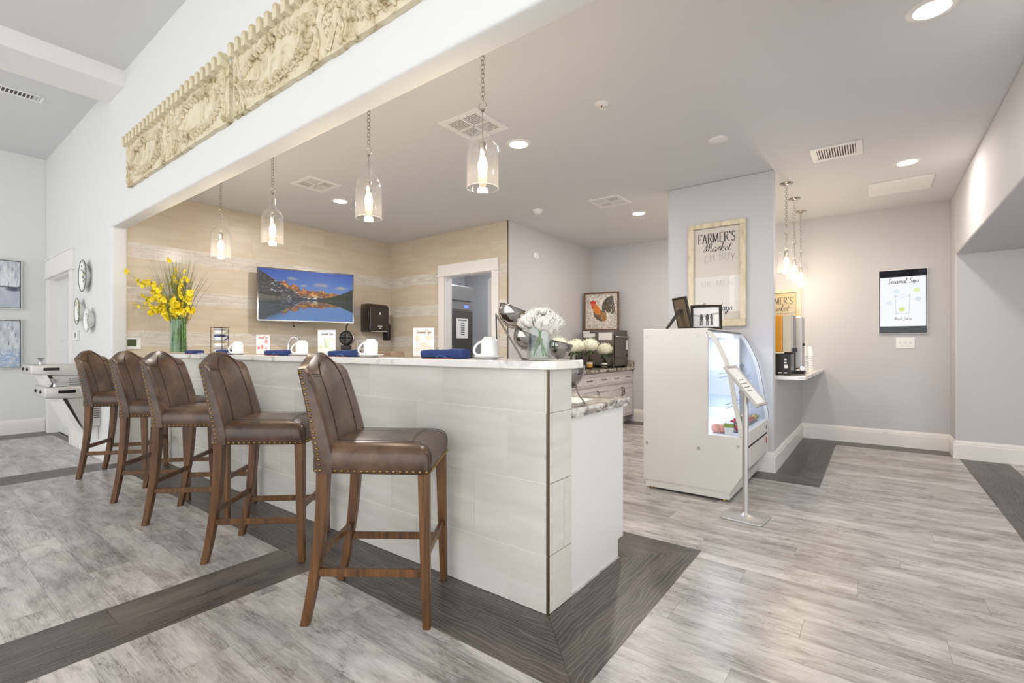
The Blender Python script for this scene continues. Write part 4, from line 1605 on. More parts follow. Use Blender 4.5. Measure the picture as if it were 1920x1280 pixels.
def tvl(p):
    q = inv @ Vector((p[0] - tvL.x, p[1] - tvL.y, 0))
    return (q.x, q.y, p[2])
mid = Vector((W / 2, 0.075, H * 0.48))
wpt = tvl((-6.095, 3.35, H * 0.48))
mb = MB().tube([mid, (W / 2 + 0.12, 0.2, H * 0.48), wpt], 0.022, 8)
add('swivel_arm', mb, 'black_matte', t)
add('cable', MB().tube(catmull([(W * 0.36, 0.03, 0.0), (W * 0.36, 0.03, -0.05)], 3), 0.003, 6).ball((W * 0.36, 0.03, -0.06), 0.011, 8, 6).tube(catmull([(W * 0.40, 0.05, 0.0), (W * 0.415, 0.05, -0.02), (W * 0.44, 0.05, -0.018), (W * 0.45, 0.05, 0.0)], 4), 0.003, 6), 'black_plastic', t)

# ================================================================== PAPER TOWEL DISPENSER
t = thing('towel_dispenser', 'dark brown paper towel dispenser in the tiled corner', 'towel dispenser', (-6.10, 4.50, 1.27))
prof = []
for k in range(9):
    a = PI / 2 * k / 8
    prof.append((0.235 - 0.07 + 0.07 * math.sin(a), 0.54 - 0.07 + 0.07 * math.cos(a)))
prof = [(0.002, 0.54)] + prof + [(0.235, 0.14), (0.20, 0.12), (0.002, 0.12)]
add('housing', MB().prism([(p[0], p[1]) for p in prof], -0.19, 0.16, 'y').mesh('housing', 0.02, 3, True, 40), 'brown_plastic', t)
add('side_cap', MB().prism([(0.03, 0.18), (0.205, 0.18), (0.215, 0.45), (0.16, 0.505), (0.03, 0.505)], -0.203, -0.185, 'y').mesh('side_cap', 0.01, 2, True), 'brown_plastic', t)
add('lever', MB().box(0.06, 0.2, 0.165, 0.225, 0.0, 0.25).mesh('lever', 0.02, 3, True), 'black_plastic', t)
add('emblem', MB().ball((0.2355, -0.01, 0.40), (0.002, 0.016, 0.012), 8, 6).box(0.234, 0.2365, -0.03, 0.012, 0.378, 0.384), 'label_white', t)
add('name_plate', MB().box(0.234, 0.2365, -0.05, 0.03, 0.20, 0.212).box(0.234, 0.2365, -0.03, 0.015, 0.172, 0.182), 'label_white', t)
add('paper_slot', MB().box(0.19, 0.232, -0.16, 0.13, 0.122, 0.134), 'satin_silver', t)

# notice card below the dispenser
t = thing('notice_card', 'blue and white notice card under the towel dispenser', 'card', (-6.10, 4.38, 1.15))
add('card', MB().box(0.001, 0.006, -0.13, 0.14, -0.02, 0.12), 'paper', t)
add('print_block', MB().box(0.006, 0.007, -0.11, -0.005, 0.0, 0.10), 'ink_pale', t)
add('print_block', MB().box(0.006, 0.007, 0.005, 0.12, 0.0, 0.10), 'label_blue', t)

# ================================================================== KITCHEN CABINET RUN UNDER THE TELEVISION
o = add('sideboard_cabinet', MB().box(-6.10, -5.50, 2.7, 4.85, 0.0, 0.83).mesh('sideboard_cabinet', 0.004), 'cabinet_white')
tag(o, 'white cabinet run along the tiled television wall, behind the bar', 'cabinet')
o = add('sideboard_worktop', MB().box(-6.10, -5.46, 2.68, 4.86, 0.83, 0.868).mesh('sideboard_worktop', 0.004), 'marble_low')
tag(o, 'veined worktop along the tiled television wall, behind the bar', 'countertop')

# waffle maker
t = thing('waffle_maker', 'black round waffle maker standing open on edge below the television', 'waffle maker', (-5.75, 3.84, 0.868), R(33))
add('base', MB().box(-0.10, 0.10, -0.09, 0.09, 0.0, 0.05).mesh('base', 0.01), 'steel', t)
add('post', MB().box(-0.03, 0.03, 0.0, 0.045, 0.05, 0.27).mesh('post', 0.006), 'black_plastic', t)
add('hinge', MB().box(-0.065, 0.065, -0.04, 0.03, 0.26, 0.32).mesh('hinge', 0.008), 'black_plastic', t)
M = Matrix.Rotation(PI / 2, 3, 'X')
pl = add('waffle_plate', MB().lathe([(0.0, 0.03), (0.085, 0.03), (0.092, 0.022), (0.092, -0.01), (0.0, -0.01)], 28, (0, 0, 0.42), False, M).mesh('waffle_plate', smooth=True), 'black_matte', t)
g = MB()
for i in range(-4, 5):
    for j in range(-4, 5):
        x, z = i * 0.018, j * 0.018
        if abs(i) + abs(j) and x * x + z * z < 0.0056 and i and j:
            g.box(x - 0.005, x + 0.005, -0.037, -0.029, 0.42 + z - 0.005, 0.42 + z + 0.005)
add('waffle_grid', g, 'steel_dark', pl, kind='stuff')
add('outer_shell', MB().lathe([(0.0, -0.05), (0.085, -0.045), (0.105, -0.02), (0.105, 0.0), (0.093, 0.004)], 28, (0, 0.014, 0.42), False, M).mesh('outer_shell', smooth=True), 'steel', t)
add('handle', MB().tube(catmull([(0, 0, 0.51), (0, 0.0, 0.56), (0.01, -0.01, 0.585), (0.035, -0.02, 0.62)], 4), 0.008, 8), 'black_plastic', t)

# faucet behind the bar
t = thing('faucet', 'chrome gooseneck faucet behind the bar, beside the white drink cards', 'faucet', (-4.02, 2.12, 0.868))
add('body', MB().lathe([(0.0, 0.0), (0.026, 0.0), (0.024, 0.012), (0.016, 0.03), (0.016, 0.10)], 16).mesh('body', smooth=True), 'chrome', t)
arc = [(0, 0, 0.09), (0, 0, 0.30)] + [(0.06 - 0.06 * math.cos(a), 0.02 * (1 - math.cos(a)), 0.30 + 0.075 * math.sin(a)) for a in [PI * k / 10 for k in range(1, 11)]] + [(0.121, 0.04, 0.25)]
add('spout', MB().tube(catmull(arc, 3), 0.011, 10).mesh('spout', smooth=True), 'chrome', t)
add('lever', MB().tube([(0.012, 0, 0.08), (0.07, -0.01, 0.11)], 0.006, 8), 'chrome', t)

# brown serving dish on the lower worktop
o = add('serving_tray', MB().prism([(-0.16, 0), (0.13, 0), (0.16, 0.012), (0.145, 0.045), (0.12, 0.06), (-0.16, 0.06)], -0.1, 0.1, 'y').mesh('serving_tray', 0.008, 2, True), 'tray_brown', None, (-2.92, 2.30, 1.064 - 0.0), (0, 0, R(20)))
o.location = (-2.9, 2.24, 0.868)
o.scale = (1, 1, 4.3)
tag(o, 'brown box-shaped tray behind the bar beside a mug', 'tray')


# ================================================================== THINGS ON THE BAR
ZT = 1.095
def mug_parts(t, z=0.012, up=False):
    R0 = 0.041
    prof = [(0.0, 0.004), (R0 - 0.004, 0.004), (R0 - 0.004, 0.0), (R0, 0.0), (R0 + 0.001, 0.03), (R0 + 0.001, 0.082), (R0 - 0.002, 0.086), (R0 - 0.014, 0.099), (R0 - 0.016, 0.102), (0.0, 0.100)]
    b = add('cup', MB().lathe([(r, z + h) for r, h in prof], 28).mesh('cup', smooth=True), 'white_ceramic', t)
    pts = catmull([(-R0 + 0.004, 0, z + 0.082), (-R0 - 0.02, 0, z + 0.066), (-R0 - 0.034, 0, z + 0.042), (-R0 - 0.03, 0, z + 0.02), (-R0 - 0.012, 0, z + 0.012), (-R0 + 0.004, 0, z + 0.018)], 5)
    add('handle', MB().tube(pts, 0.0062, 8).mesh('handle', smooth=True), 'white_ceramic', t)
    return b


SAUC = [(0.0, 0.002), (0.032, 0.0), (0.036, 0.002), (0.07, 0.012), (0.078, 0.0155), (0.078, 0.0175), (0.07, 0.0155), (0.04, 0.008), (0.0, 0.0075)]
for k, (x, y, l1, l2) in enumerate(((-1.50, 1.80, 'white mug turned upside down on a saucer, left of the metal bowls', 'white saucer under the mug nearest the bar corner'),
                                    (-2.44, 1.80, 'white mug turned upside down in front of the towel dispenser', 'white saucer under the mug in front of the towel dispenser'),
                                    (-3.23, 1.80, 'white mug turned upside down below the television', 'white saucer under the mug below the television'),
                                    (-4.24, 1.80, 'white mug turned upside down beside the rack of striped mugs', 'white saucer under the mug beside the mug rack'))):
    o = add('saucer', MB().lathe(SAUC, 32).mesh('saucer', smooth=True), 'white_ceramic', None, (x, y, ZT))
    tag(o, l2, 'saucer', 'saucers on the bar')
    t = thing('mug', l1, 'mug', (x, y, ZT - 0.0035), R(37), 'upside down mugs on the bar')
    mug_parts(t)


def napkin(x, y, L, h, label, rz=0.0, sd=0):
    r = random.Random(sd)
    n, m = 14, 12
    v = []
    for i in range(n):
        u = i / (n - 1)
        s = 1.0 - 0.05 * abs(2 * u - 1) ** 6 + 0.03 * math.sin(u * 9 + sd) - (0.25 * (1 - u) if sd % 2 else 0.1 * (1 - u))
        for k in range(m):
            a = 2 * PI * k / m
            ca, sa = math.cos(a), math.sin(a)
            yy = 0.038 * math.copysign(abs(ca) ** 0.55, ca)
            zz = h / 2 + h / 2 * math.copysign(abs(sa) ** 0.6, sa) * (s if sa > 0 else 1.0)
            v.append((-L / 2 + L * u + r.uniform(-0.002, 0.002), yy, zz + (r.uniform(-0.0015, 0.0015) if sa > 0.2 else 0)))
    f = []
    for i in range(n - 1):
        for k in range(m):
            f.append((i * m + k, i * m + (k + 1) % m, (i + 1) * m + (k + 1) % m, (i + 1) * m + k))
    f += [tuple(range(m - 1, -1, -1)), tuple((n - 1) * m + k for k in range(m))]
    t = thing('napkin_roll', label, 'napkin', (x, y, ZT), rz, 'navy napkin rolls on the bar')
    add('cloth', MB().add(v, f).mesh('cloth', smooth=True), 'navy_cloth', t)
    add('hem', MB().tube(catmull([(-0.03, -0.0385, 0.003), (-0.01, -0.0395, 0.016), (0.02, -0.039, 0.014), (0.05, -0.0385, 0.003)], 4), 0.0015, 5), 'label_blue', t)
    add('lining', MB().box(-L / 2 + 0.006, L / 2 - 0.06, -0.0375, 0.03, 0.0, 0.005), 'rust_cloth', t)


napkin(-1.795, 1.79, 0.275, 0.053, 'rolled navy napkin nearest the bar corner, left of a mug', R(6), 1)
napkin(-2.70, 1.79, 0.24, 0.045, 'rolled navy napkin behind the nearest stool back', R(4), 3)
napkin(-3.56, 1.80, 0.27, 0.042, 'rolled navy napkin in front of the pink drink card', R(2), 2)
napkin(-4.46, 1.80, 0.26, 0.042, 'rolled navy napkin below the rack of striped mugs', R(0), 4)
napkin(-5.16, 1.80, 0.29, 0.036, 'rolled navy napkin right of the yellow flower vase', R(-2), 6)
for x, lab in ((-5.02, 'flat white plate under the napkin beside the yellow flowers'), (-3.42, 'flat white plate under the napkin before the pink card')):
    o = add('plate', MB().lathe([(r * 1.25, h * 0.6) for r, h in SAUC], 32).mesh('plate', smooth=True), 'white_ceramic', None, (x, 1.78 - 0.02, ZT))
    o.location.y = 1.795
    o.location.x = x + 0.22
    tag(o, lab.replace('under', 'beside'), 'plate')

# drink cards in acrylic stands
def ring_draw(U, V, cx, cy, rx, ry, w_):
    d = np.sqrt(((U - cx) / rx) ** 2 + ((V - cy) / ry) ** 2)
    return np.clip(1 - np.abs(d - 1) / w_, 0, 1)


def card_green(U, V):
    o = np.ones(U.shape + (3,)) * np.array((242, 241, 236.))
    for (cx, cy, r) in ((0.80, 0.37, 0.09), (0.18, 0.66, 0.09), (0.78, 0.82, 0.10)):
        d = np.sqrt(((U - cx) / r) ** 2 + ((V - cy) / (r * 0.72)) ** 2)
        o = lerp(o, (226, 232, 196), np.clip((1.0 - d) * 5, 0, 1))
        m = ring_draw(U, V, cx, cy, r, r * 0.72, 0.14)
        o = lerp(o, (176, 190, 130), m)
    gl = (V > 0.38) & (V < 0.74) & (np.abs(U - 0.5) < 0.16 - 0.06 * (V - 0.4))
    o = np.where(gl[..., None], np.array((214, 228, 200.)), o)
    st = np.abs(U - (0.34 + (V - 0.3) * 0.35)) < 0.018
    o = np.where((st & (V > 0.27) & (V < 0.72))[..., None], np.array((170, 186, 150.)), o)
    return o


def card_pink(U, V):
    o = np.ones(U.shape + (3,)) * np.array((244, 238, 236.))
    o = lerp(o, (240, 206, 204), np.clip((0.12 - V) * 20, 0, 1) * 0.8)
    for (cx, cy, rx, ry, c) in ((0.45, 0.64, 0.10, 0.13, (226, 120, 122)), (0.18, 0.68, 0.12, 0.08, (222, 96, 98)), (0.74, 0.70, 0.09, 0.07, (228, 130, 130)), (0.74, 0.36, 0.14, 0.12, (230, 140, 140)), (0.30, 0.38, 0.08, 0.09, (244, 232, 190))):
        d = ((U - cx) / rx) ** 2 + ((V - cy) / ry) ** 2 + 0.5 * (fbm(U * 9, V * 9, 1.0, 3, 7) - 0.5)
        o = lerp(o, c, np.clip((1.0 - d) * 3, 0, 1) * 0.85)
    return o


def card_peach(U, V):
    o = np.ones(U.shape + (3,)) * np.array((244, 238, 231.))
    for (cx, cy, rx, ry) in ((0.2, 0.36, 0.13, 0.095), (0.76, 0.34, 0.17, 0.08), (0.5, 0.63, 0.17, 0.12), (0.19, 0.75, 0.12, 0.06), (0.82, 0.74, 0.12, 0.08)):
        d = np.sqrt(((U - cx) / rx) ** 2 + ((V - cy) / ry) ** 2)
        o = lerp(o, (242, 214, 190), np.clip((1.0 - d) * 5, 0, 1) * 0.8)
        o = lerp(o, (206, 164, 136), ring_draw(U, V, cx, cy, rx, ry, 0.12) * 0.8)
    gl = ring_draw(U, V, 0.5, 0.60, 0.27, 0.2, 0.06)
    return lerp(o, (206, 190, 180), gl * 0.8)


def drink_card(x, y, wd, ht, fn, label, ink, rz):
    t = thing('drink_card', label, 'menu card', (x, y, ZT), rz, 'drink cards on the bar')
    add('stand', MB().box(-wd / 2 - 0.006, wd / 2 + 0.006, -0.03, 0.03, 0.0, 0.004).box(-wd / 2 - 0.003, wd / 2 + 0.003, 0.0035, 0.0055, 0.004, ht + 0.006), 'acrylic', t)
    add('card', MB().box(-wd / 2, wd / 2, 0.0, 0.003, 0.006, ht + 0.004), 'paper', t)
    add('print', print_mesh('print', wd, ht - 0.002, 60, 84, fn), 'print', t, (-wd / 2, -0.0006, 0.006))
    m = text_mb('Seasonal Sips', 0.020, 0.0022, LOW, wd * 0.72, 0.15)
    add('lettering', m, ink, t, (0, -0.0008, ht * 0.83))


drink_card(-2.13, 1.945, 0.128, 0.172, card_peach, 'peach fruit drink card on the bar, left of the pantry doorway', 'ink_brown', R(30))
drink_card(-3.155, 1.945, 0.135, 0.182, card_green, 'green cocktail drink card beside the waffle maker', 'ink_grey', R(30))
drink_card(-4.11, 1.945, 0.122, 0.165, card_pink, 'pink watermelon drink card in front of the faucet', 'ink_red', R(30))

# rack of striped mugs
t = thing('mug_rack', 'wire rack tower holding four striped mugs with handles', 'mug rack', (-4.90, 1.92, ZT), R(37))
wr = MB()
for (x, y) in ((-0.052, -0.052), (0.052, -0.052), (-0.052, 0.052), (0.052, 0.052)):
    wr.tube([(x, y, 0.0), (x, y, 0.25)], 0.0028, 6)
for z in (0.003, 0.125, 0.247):
    wr.tube([(-0.052, -0.052, z), (0.052, -0.052, z), (0.052, 0.052, z), (-0.052, 0.052, z), (-0.052, -0.052, z)], 0.0025, 6)
add('wire_frame', wr, 'black_matte', t)
plain('glaze_grey', (150, 152, 156), 0.2)
plain('glaze_navy', (36, 46, 110), 0.2)
plain('glaze_mint', (214, 224, 220), 0.2)
plain('glaze_tan', (176, 160, 134), 0.2)
plain('glaze_white', (232, 232, 230), 0.2)
o_ = None
for k, (c1, c2) in enumerate((('glaze_white', 'glaze_grey'), ('glaze_white', 'glaze_tan'), ('glaze_mint', 'glaze_navy'), ('glaze_white', 'glaze_grey'))):
    lab = ('lowest mug of the wire rack, white with grey band', 'second mug up in the wire rack, with tan band', 'third mug up in the wire rack, mint with navy band', 'top mug of the wire rack, with grey band')[k]
    mg = thing('striped_mug', lab, 'mug', (-4.90, 1.92, ZT + 0.004 + 0.06 * k), R(37), 'striped mugs in the rack')
    add('cup', MB().lathe([(0.0, 0.003), (0.036, 0.0), (0.045, 0.006), (0.046, 0.056), (0.043, 0.057), (0.041, 0.01), (0.0, 0.008)], 24).mesh('cup', smooth=True), c1, mg)
    add('band', MB().lathe([(0.0462, 0.036), (0.0468, 0.038), (0.0468, 0.052), (0.0462, 0.054)], 24).mesh('band', smooth=True), c2, mg)
    add('handle', MB().tube(catmull([(0.044, 0, 0.048), (0.068, 0, 0.046), (0.075, 0, 0.03), (0.066, 0, 0.014), (0.044, 0, 0.012)], 4), 0.0045, 7).mesh('handle', smooth=True), c2, mg)

# ---------------- yellow orchids with grass in a tall glass vase
VX, VY = -5.68, 1.84
vh = 0.345
t = thing('glass_vase', 'tall clear cylinder vase holding yellow orchids', 'vase', (VX, VY, ZT))
add('glass', MB().lathe([(0.0, 0.0), (0.075, 0.0), (0.078, 0.004), (0.078, vh), (0.075, vh), (0.075, 0.014), (0.0, 0.012)], 40).mesh('glass', smooth=True), 'glass_vase', t)
add('water', MB().lathe([(0.0, 0.013), (0.0735, 0.014), (0.0735, 0.12), (0.0, 0.12)], 32), 'water', t)
bq = thing('orchid_bouquet', 'spray of yellow orchids and dry grass blades in the tall vase', 'flowers', (VX, VY, ZT + 0.016))
rv = random.Random(5)
Lr = Vector((0.7976, 0.6032, 0))
Fw = Vector((-0.6032, 0.7976, 0))
mb = MB()
for k in range(46):
    a = rv.uniform(0, 2 * PI)
    r0 = 0.068 * math.sqrt(rv.random())
    b0 = Lr * (r0 * math.cos(a)) + Fw * (r0 * math.sin(a))
    mb.tube([b0 + Vector((0, 0, 0.0)), b0 * 0.9 + Vector((rv.uniform(-.006, .006), rv.uniform(-.006, .006), vh + 0.01))], 0.0045, 5)
add('stems_in_vase', mb, 'vase_stems', bq, kind='stuff')
mb = MB()
for k in range(150):
    sx = rv.gauss(0, 0.115)
    sy = rv.gauss(0, 0.08)
    top = Lr * sx * 1.15 + Fw * sy + Vector((0, 0, vh + rv.uniform(0.42, 0.66) - abs(sx) * 0.5))
    base = Lr * sx * 0.28 + Fw * sy * 0.3 + Vector((0, 0, vh - 0.06))
    m_ = base.lerp(top, 0.5) + Vector((0, 0, 0.02)) - Lr * sx * 0.12
    mb.tube(catmull([base, m_, top], 3), [0.0024, 0.0024, 0.0022, 0.002, 0.0017, 0.0012, 0.0005], 3, False)
add('grass_blades', mb, 'grass_green', bq, kind='stuff', label='fine dry grey-green grass blades')


def orchid_mesh(seed):
    r = random.Random(seed)
    m = MB()
    for k, (a, L, wd) in enumerate(((90, 0.026, 0.022), (210, 0.022, 0.015), (330, 0.022, 0.015), (20, 0.018, 0.011), (160, 0.018, 0.011), (270, 0.03, 0.034))):
        a = R(a + r.uniform(-10, 10))
        d = Vector((math.cos(a), 0, math.sin(a)))
        p = Vector((-math.sin(a), 0, math.cos(a)))
        y = -0.004 - 0.006 * r.random()
        v = [Vector((0, 0, 0)), d * L * 0.5 + p * wd * 0.5 + Vector((0, y, 0)), d * L + p * wd * 0.3 + Vector((0, y * 0.2 + 0.004, 0)), d * L - p * wd * 0.3 + Vector((0, y * 0.2 + 0.004, 0)), d * L * 0.5 - p * wd * 0.5 + Vector((0, y, 0)), d * L * 0.55 + Vector((0, y * 0.2 - 0.003, 0))]
        m.add(v, [(0, 1, 5), (1, 2, 5), (2, 3, 5), (3, 4, 5), (4, 0, 5)])
    me = m.mesh('bloom', smooth=True)
    me.materials.append(MATS['orchid_yellow'])
    return me


OM = [orchid_mesh(k) for k in range(4)]
PXM = 4.9 / 894.0
ends = [(250, 513, 9), (252, 552, 8), (266, 572, 7), (300, 528, 10), (322, 520, 9), (326, 490, 7), (303, 556, 10), (345, 565, 11), (362, 512, 9), (371, 548, 11), (362, 582, 12), (344, 580, 10), (285, 585, 11), (318, 590, 12), (335, 575, 8), (296, 596, 8)]
for (px, py, nb) in ends:
    e = Lr * ((px - 335) * PXM) + Fw * rv.uniform(-0.16, 0.12) + Vector((0, 0, vh + (600 - py) * PXM - 0.016))
    b0 = Vector((rv.uniform(-.03, .03), rv.uniform(-.03, .03), vh - 0.08))
    m_ = b0.lerp(e, 0.45) + Vector((0, 0, 0.06 + 0.05 * rv.random()))
    pth = catmull([b0, Vector((b0.x, b0.y, vh)) * 0.5 + m_ * 0.5 if False else m_, e], 8)
    stm = add('orchid_stem', MB().tube(pth, 0.0018, 4, False), 'stem_green', bq)
    nb += 3
    for k in range(nb):
        u = 0.26 + 0.74 * k / max(1, nb - 1)
        p = pth[min(len(pth) - 1, int(u * (len(pth) - 1)))]
        q = p + Vector((rv.uniform(-.035, .035), rv.uniform(-.035, .035), rv.uniform(-.03, .03))) * (1.2 - 0.5 * u)
        s = rv.uniform(1.15, 1.6) * (1.0 if u < 0.9 else 0.75)
        ob = add('bloom', OM[rv.randrange(4)], None, stm, q, (R(rv.uniform(-35, 35)), R(rv.uniform(-40, 40)), R(37 + rv.uniform(-70, 70))))
        ob.scale = (s, s, s)

# ---------------- metal bowls and white flowers at the bar end
def bowl_mb(r, h, M=None, c=(0, 0, 0)):
    p = []
    for k in range(9):
        a = PI / 2 * k / 8
        p.append((r * math.sin(a) ** 0.9, -h * math.cos(a)))
    p += [(r * 1.03, 0.004), (r * 1.0, 0.007)]
    for k in range(8, -1, -1):
        a = PI / 2 * k / 8
        p.append((max(0.0, (r - 0.004) * math.sin(a) ** 0.9), -(h - 0.004) * math.cos(a)))
    return MB().lathe(p, 32, c, False, M)


t = thing('bowl_stand', 'tiered dark metal stand with two tilted shiny bowls at the bar end', 'bowl stand', (-1.354, 1.838, ZT), R(37))
fr2 = MB()
for y in (-0.03, 0.03):
    fr2.tube([(0.02, y, 0.004), (-0.105, y, 0.215)], 0.0042, 7)
fr2.tube([(-0.105, -0.03, 0.215), (-0.105, 0.03, 0.215)], 0.0042, 7)
fr2.tube([(-0.105, 0.0, 0.215), (-0.105, 0.14, 0.004)], 0.004, 7)
fr2.tube([(0.02, -0.03, 0.004), (0.05, -0.05, 0.004)], 0.004, 6).tube([(0.02, 0.03, 0.004), (0.05, 0.05, 0.004)], 0.004, 6)
add('frame', fr2, 'steel_dark', t)
Mt = Matrix.Rotation(R(22), 3, 'Y')
for (cx, cz, r, h) in ((0.0, 0.232, 0.092, 0.09), (0.052, 0.118, 0.072, 0.078)):
    b_ = add('bowl', bowl_mb(r, h, Mt, (cx, 0, cz)).mesh('bowl', smooth=True), 'dark_chrome', t, label='shiny dark metal bowl')
    add('support_ring', MB().ring(r * 0.82, 0.0035, 28, 6, (cx - 0.012, 0, cz - 0.042), Mt).mesh('support_ring', smooth=True), 'steel_dark', t)
o = add('metal_bowl', bowl_mb(0.055, 0.07, Matrix.Rotation(R(14), 3, 'Y'), (0, 0, 0.076)).mesh('metal_bowl', smooth=True), 'dark_chrome', None, (-1.155, 1.905, ZT), (0, 0, R(37)))
tag(o, 'shiny dark bowl on the bar right of the white flower vase', 'bowl')
t = thing('footed_bowl', 'shiny dark bowl on curved legs standing on the lower worktop', 'bowl', (-1.215, 2.07, 0.868), R(37))
add('bowl', bowl_mb(0.085, 0.105, None, (0, 0, 0.19)).mesh('bowl', smooth=True), 'dark_chrome', t)
add('ring', MB().ring(0.045, 0.004, 24, 6, (0, 0, 0.092)), 'steel_dark', t)
for k in range(3):
    a = R(-15 + 120 * k)
    dx, dy = math.cos(a), math.sin(a)
    add('leg', MB().tube(catmull([(0.04 * dx, 0.04 * dy, 0.092), (0.055 * dx, 0.055 * dy, 0.05), (0.078 * dx, 0.078 * dy, 0.02), (0.088 * dx, 0.088 * dy, 0.004)], 4), 0.004, 7), 'steel_dark', t)
o = add('paper_sheet', MB().box(-0.2, 0.2, -0.12, 0.12, 0.0, 0.002), 'paper', None, (-1.42, 2.24, 0.868), (0, 0, R(8)))
tag(o, 'plain white sheet lying on the lower marble worktop', 'paper')

t = thing('glass_vase', 'short clear cylinder vase with white flowers at the bar end', 'vase', (-1.195, 1.785, ZT))
add('glass', MB().lathe([(0.0, 0.0), (0.055, 0.0), (0.057, 0.004), (0.057, 0.148), (0.054, 0.148), (0.054, 0.012), (0.0, 0.01)], 40).mesh('glass', smooth=True), 'glass_vase', t)
add('water', MB().lathe([(0.0, 0.011), (0.0535, 0.012), (0.0535, 0.085), (0.0, 0.085)], 32), 'water', t)
bq = thing('peony_bouquet', 'large white peony blooms in the short glass vase', 'flowers', (-1.195, 1.785, ZT + 0.014))
rp = random.Random(11)
for (sx, tx) in ((-0.01, 0.035), (0.02, -0.03), (0.0, 0.02)):
    add('stem', MB().tube(catmull([Lr * tx * 0.9 + Vector((0, 0, 0.005)), Lr * (tx * 0.3) + Vector((0, 0, 0.07)), Lr * sx + Vector((0, 0, 0.15))], 4), 0.0038, 6), 'leaf_green', bq)
for (lx, ly, lz, an) in ((-0.06, -0.01, 0.135, 150), (0.05, -0.03, 0.12, 20)):
    lf = MB()
    for k in range(6):
        u = k / 5
        ww = 0.018 * math.sin(PI * min(1, u * 0.9 + 0.08))
        lf.v += [(u * 0.07, -ww, 0.02 * u - 0.03 * u * u), (u * 0.07, ww, 0.02 * u - 0.03 * u * u)]
    lf.f = [(2 * k, 2 * k + 1, 2 * k + 3, 2 * k + 2) for k in range(5)]
    add('leaf', lf, 'leaf_green', bq, Lr * lx * 0.5 + Vector((0, 0, lz)), (0, 0, R(37 + an)))


def peony_mesh(seed, R0=0.05):
    """cupped petals, tight in the middle and opening outward"""
    r = random.Random(seed)
    m = MB()
    for layer in range(7):
        n = 4 + layer
        rad = R0 * (0.30 + 0.115 * layer)
        tip = R(8 + layer * 11.5)
        half = 1.25 * PI / n
        for k in range(n):
            a = 2 * PI * k / n + layer * 0.7 + r.uniform(-.15, .15)
            wv, tp = r.uniform(0, 6), tip + R(r.uniform(-6, 6))
            nu_, nv_ = 7, 6
            base = len(m.v)
            for j in range(nv_):
                v_ = j / (nv_ - 1)
                th = R(165) + (tp - R(165)) * v_
                for i in range(nu_):
                    u_ = i / (nu_ - 1) * 2 - 1
                    ph = a + half * u_ * (0.35 + 0.65 * math.sin(PI * min(0.85, v_ * 0.8 + 0.1)))
                    rr_ = rad * (1 + 0.16 * v_ ** 3 * layer / 6 + 0.06 * math.sin(4 * u_ + wv) * v_ + 0.05 * u_)
                    t2 = th + 0.10 * abs(u_) ** 2 * v_ + 0.05 * math.sin(7 * u_ + wv) * v_
                    m.v.append((rr_ * math.sin(t2) * math.cos(ph), rr_ * math.sin(t2) * math.sin(ph), rr_ * math.cos(t2)))
            for j in range(nv_ - 1):
                for i in range(nu_ - 1):
                    q = base + j * nu_ + i
                    m.f.append((q, q + 1, q + nu_ + 1, q + nu_))
    me = bpy.data.meshes.new('bloom')
    me.from_pydata(m.v, [], m.f)
    for p in me.polygons:
        p.use_smooth = True
    me.materials.append(MATS['petal_white'])
    return me


for k, (lx, fy, lz, s, tx, ty) in enumerate(((-0.052, -0.01, 0.205, 0.95, 10, -35), (0.012, -0.045, 0.20, 1.05, 38, 5), (0.062, -0.005, 0.205, 1.0, 15, 38), (0.005, 0.02, 0.228, 1.0, 5, 0), (0.055, -0.035, 0.182, 0.9, 48, 35))):
    ob = add('bloom', peony_mesh(20 + k), None, bq, Lr * lx + Fw * fy + Vector((0, 0, lz - 0.03)), (R(tx), R(ty), R(37)))
    ob.scale = (s, s, s)

# ================================================================== BACK KITCHEN COUNTER
def front_panel(name, parent, x, y0, y1, z0, z1, kind):
    b_ = add(name, MB().box(x, x + 0.018, y0 + 0.003, y1 - 0.003, z0 + 0.003, z1 - 0.003).mesh(name, 0.002, 1), 'cabinet_grey', parent)
    m = 0.045 if kind != 'drawer' else 0.032
    # raised moulding and inner field
    mo = MB()
    a0, a1, c0, c1 = y0 + m, y1 - m, z0 + m, z1 - m
    e = 0.010
    mo.box(x + 0.018, x + 0.026, a0, a1, c0, c0 + e).box(x + 0.018, x + 0.026, a0, a1, c1 - e, c1).box(x + 0.018, x + 0.026, a0, a0 + e, c0 + e, c1 - e).box(x + 0.018, x + 0.026, a1 - e, a1, c0 + e, c1 - e)
    add('moulding', mo.mesh('moulding', 0.003, 1), 'cabinet_grey', b_)
    return b_


def pull(parent, x, y, z, L, vertical):
    if vertical:
        p = [(x, y, z - L / 2), (x + 0.03, y, z - L / 2 + 0.015), (x + 0.03, y, z + L / 2 - 0.015), (x, y, z + L / 2)]
    else:
        p = [(x, y - L / 2, z), (x + 0.03, y - L / 2 + 0.015, z), (x + 0.03, y + L / 2 - 0.015, z), (x, y + L / 2, z)]
    add('handle', MB().tube(catmull(p, 4), 0.006, 6), 'steel_dark', parent)


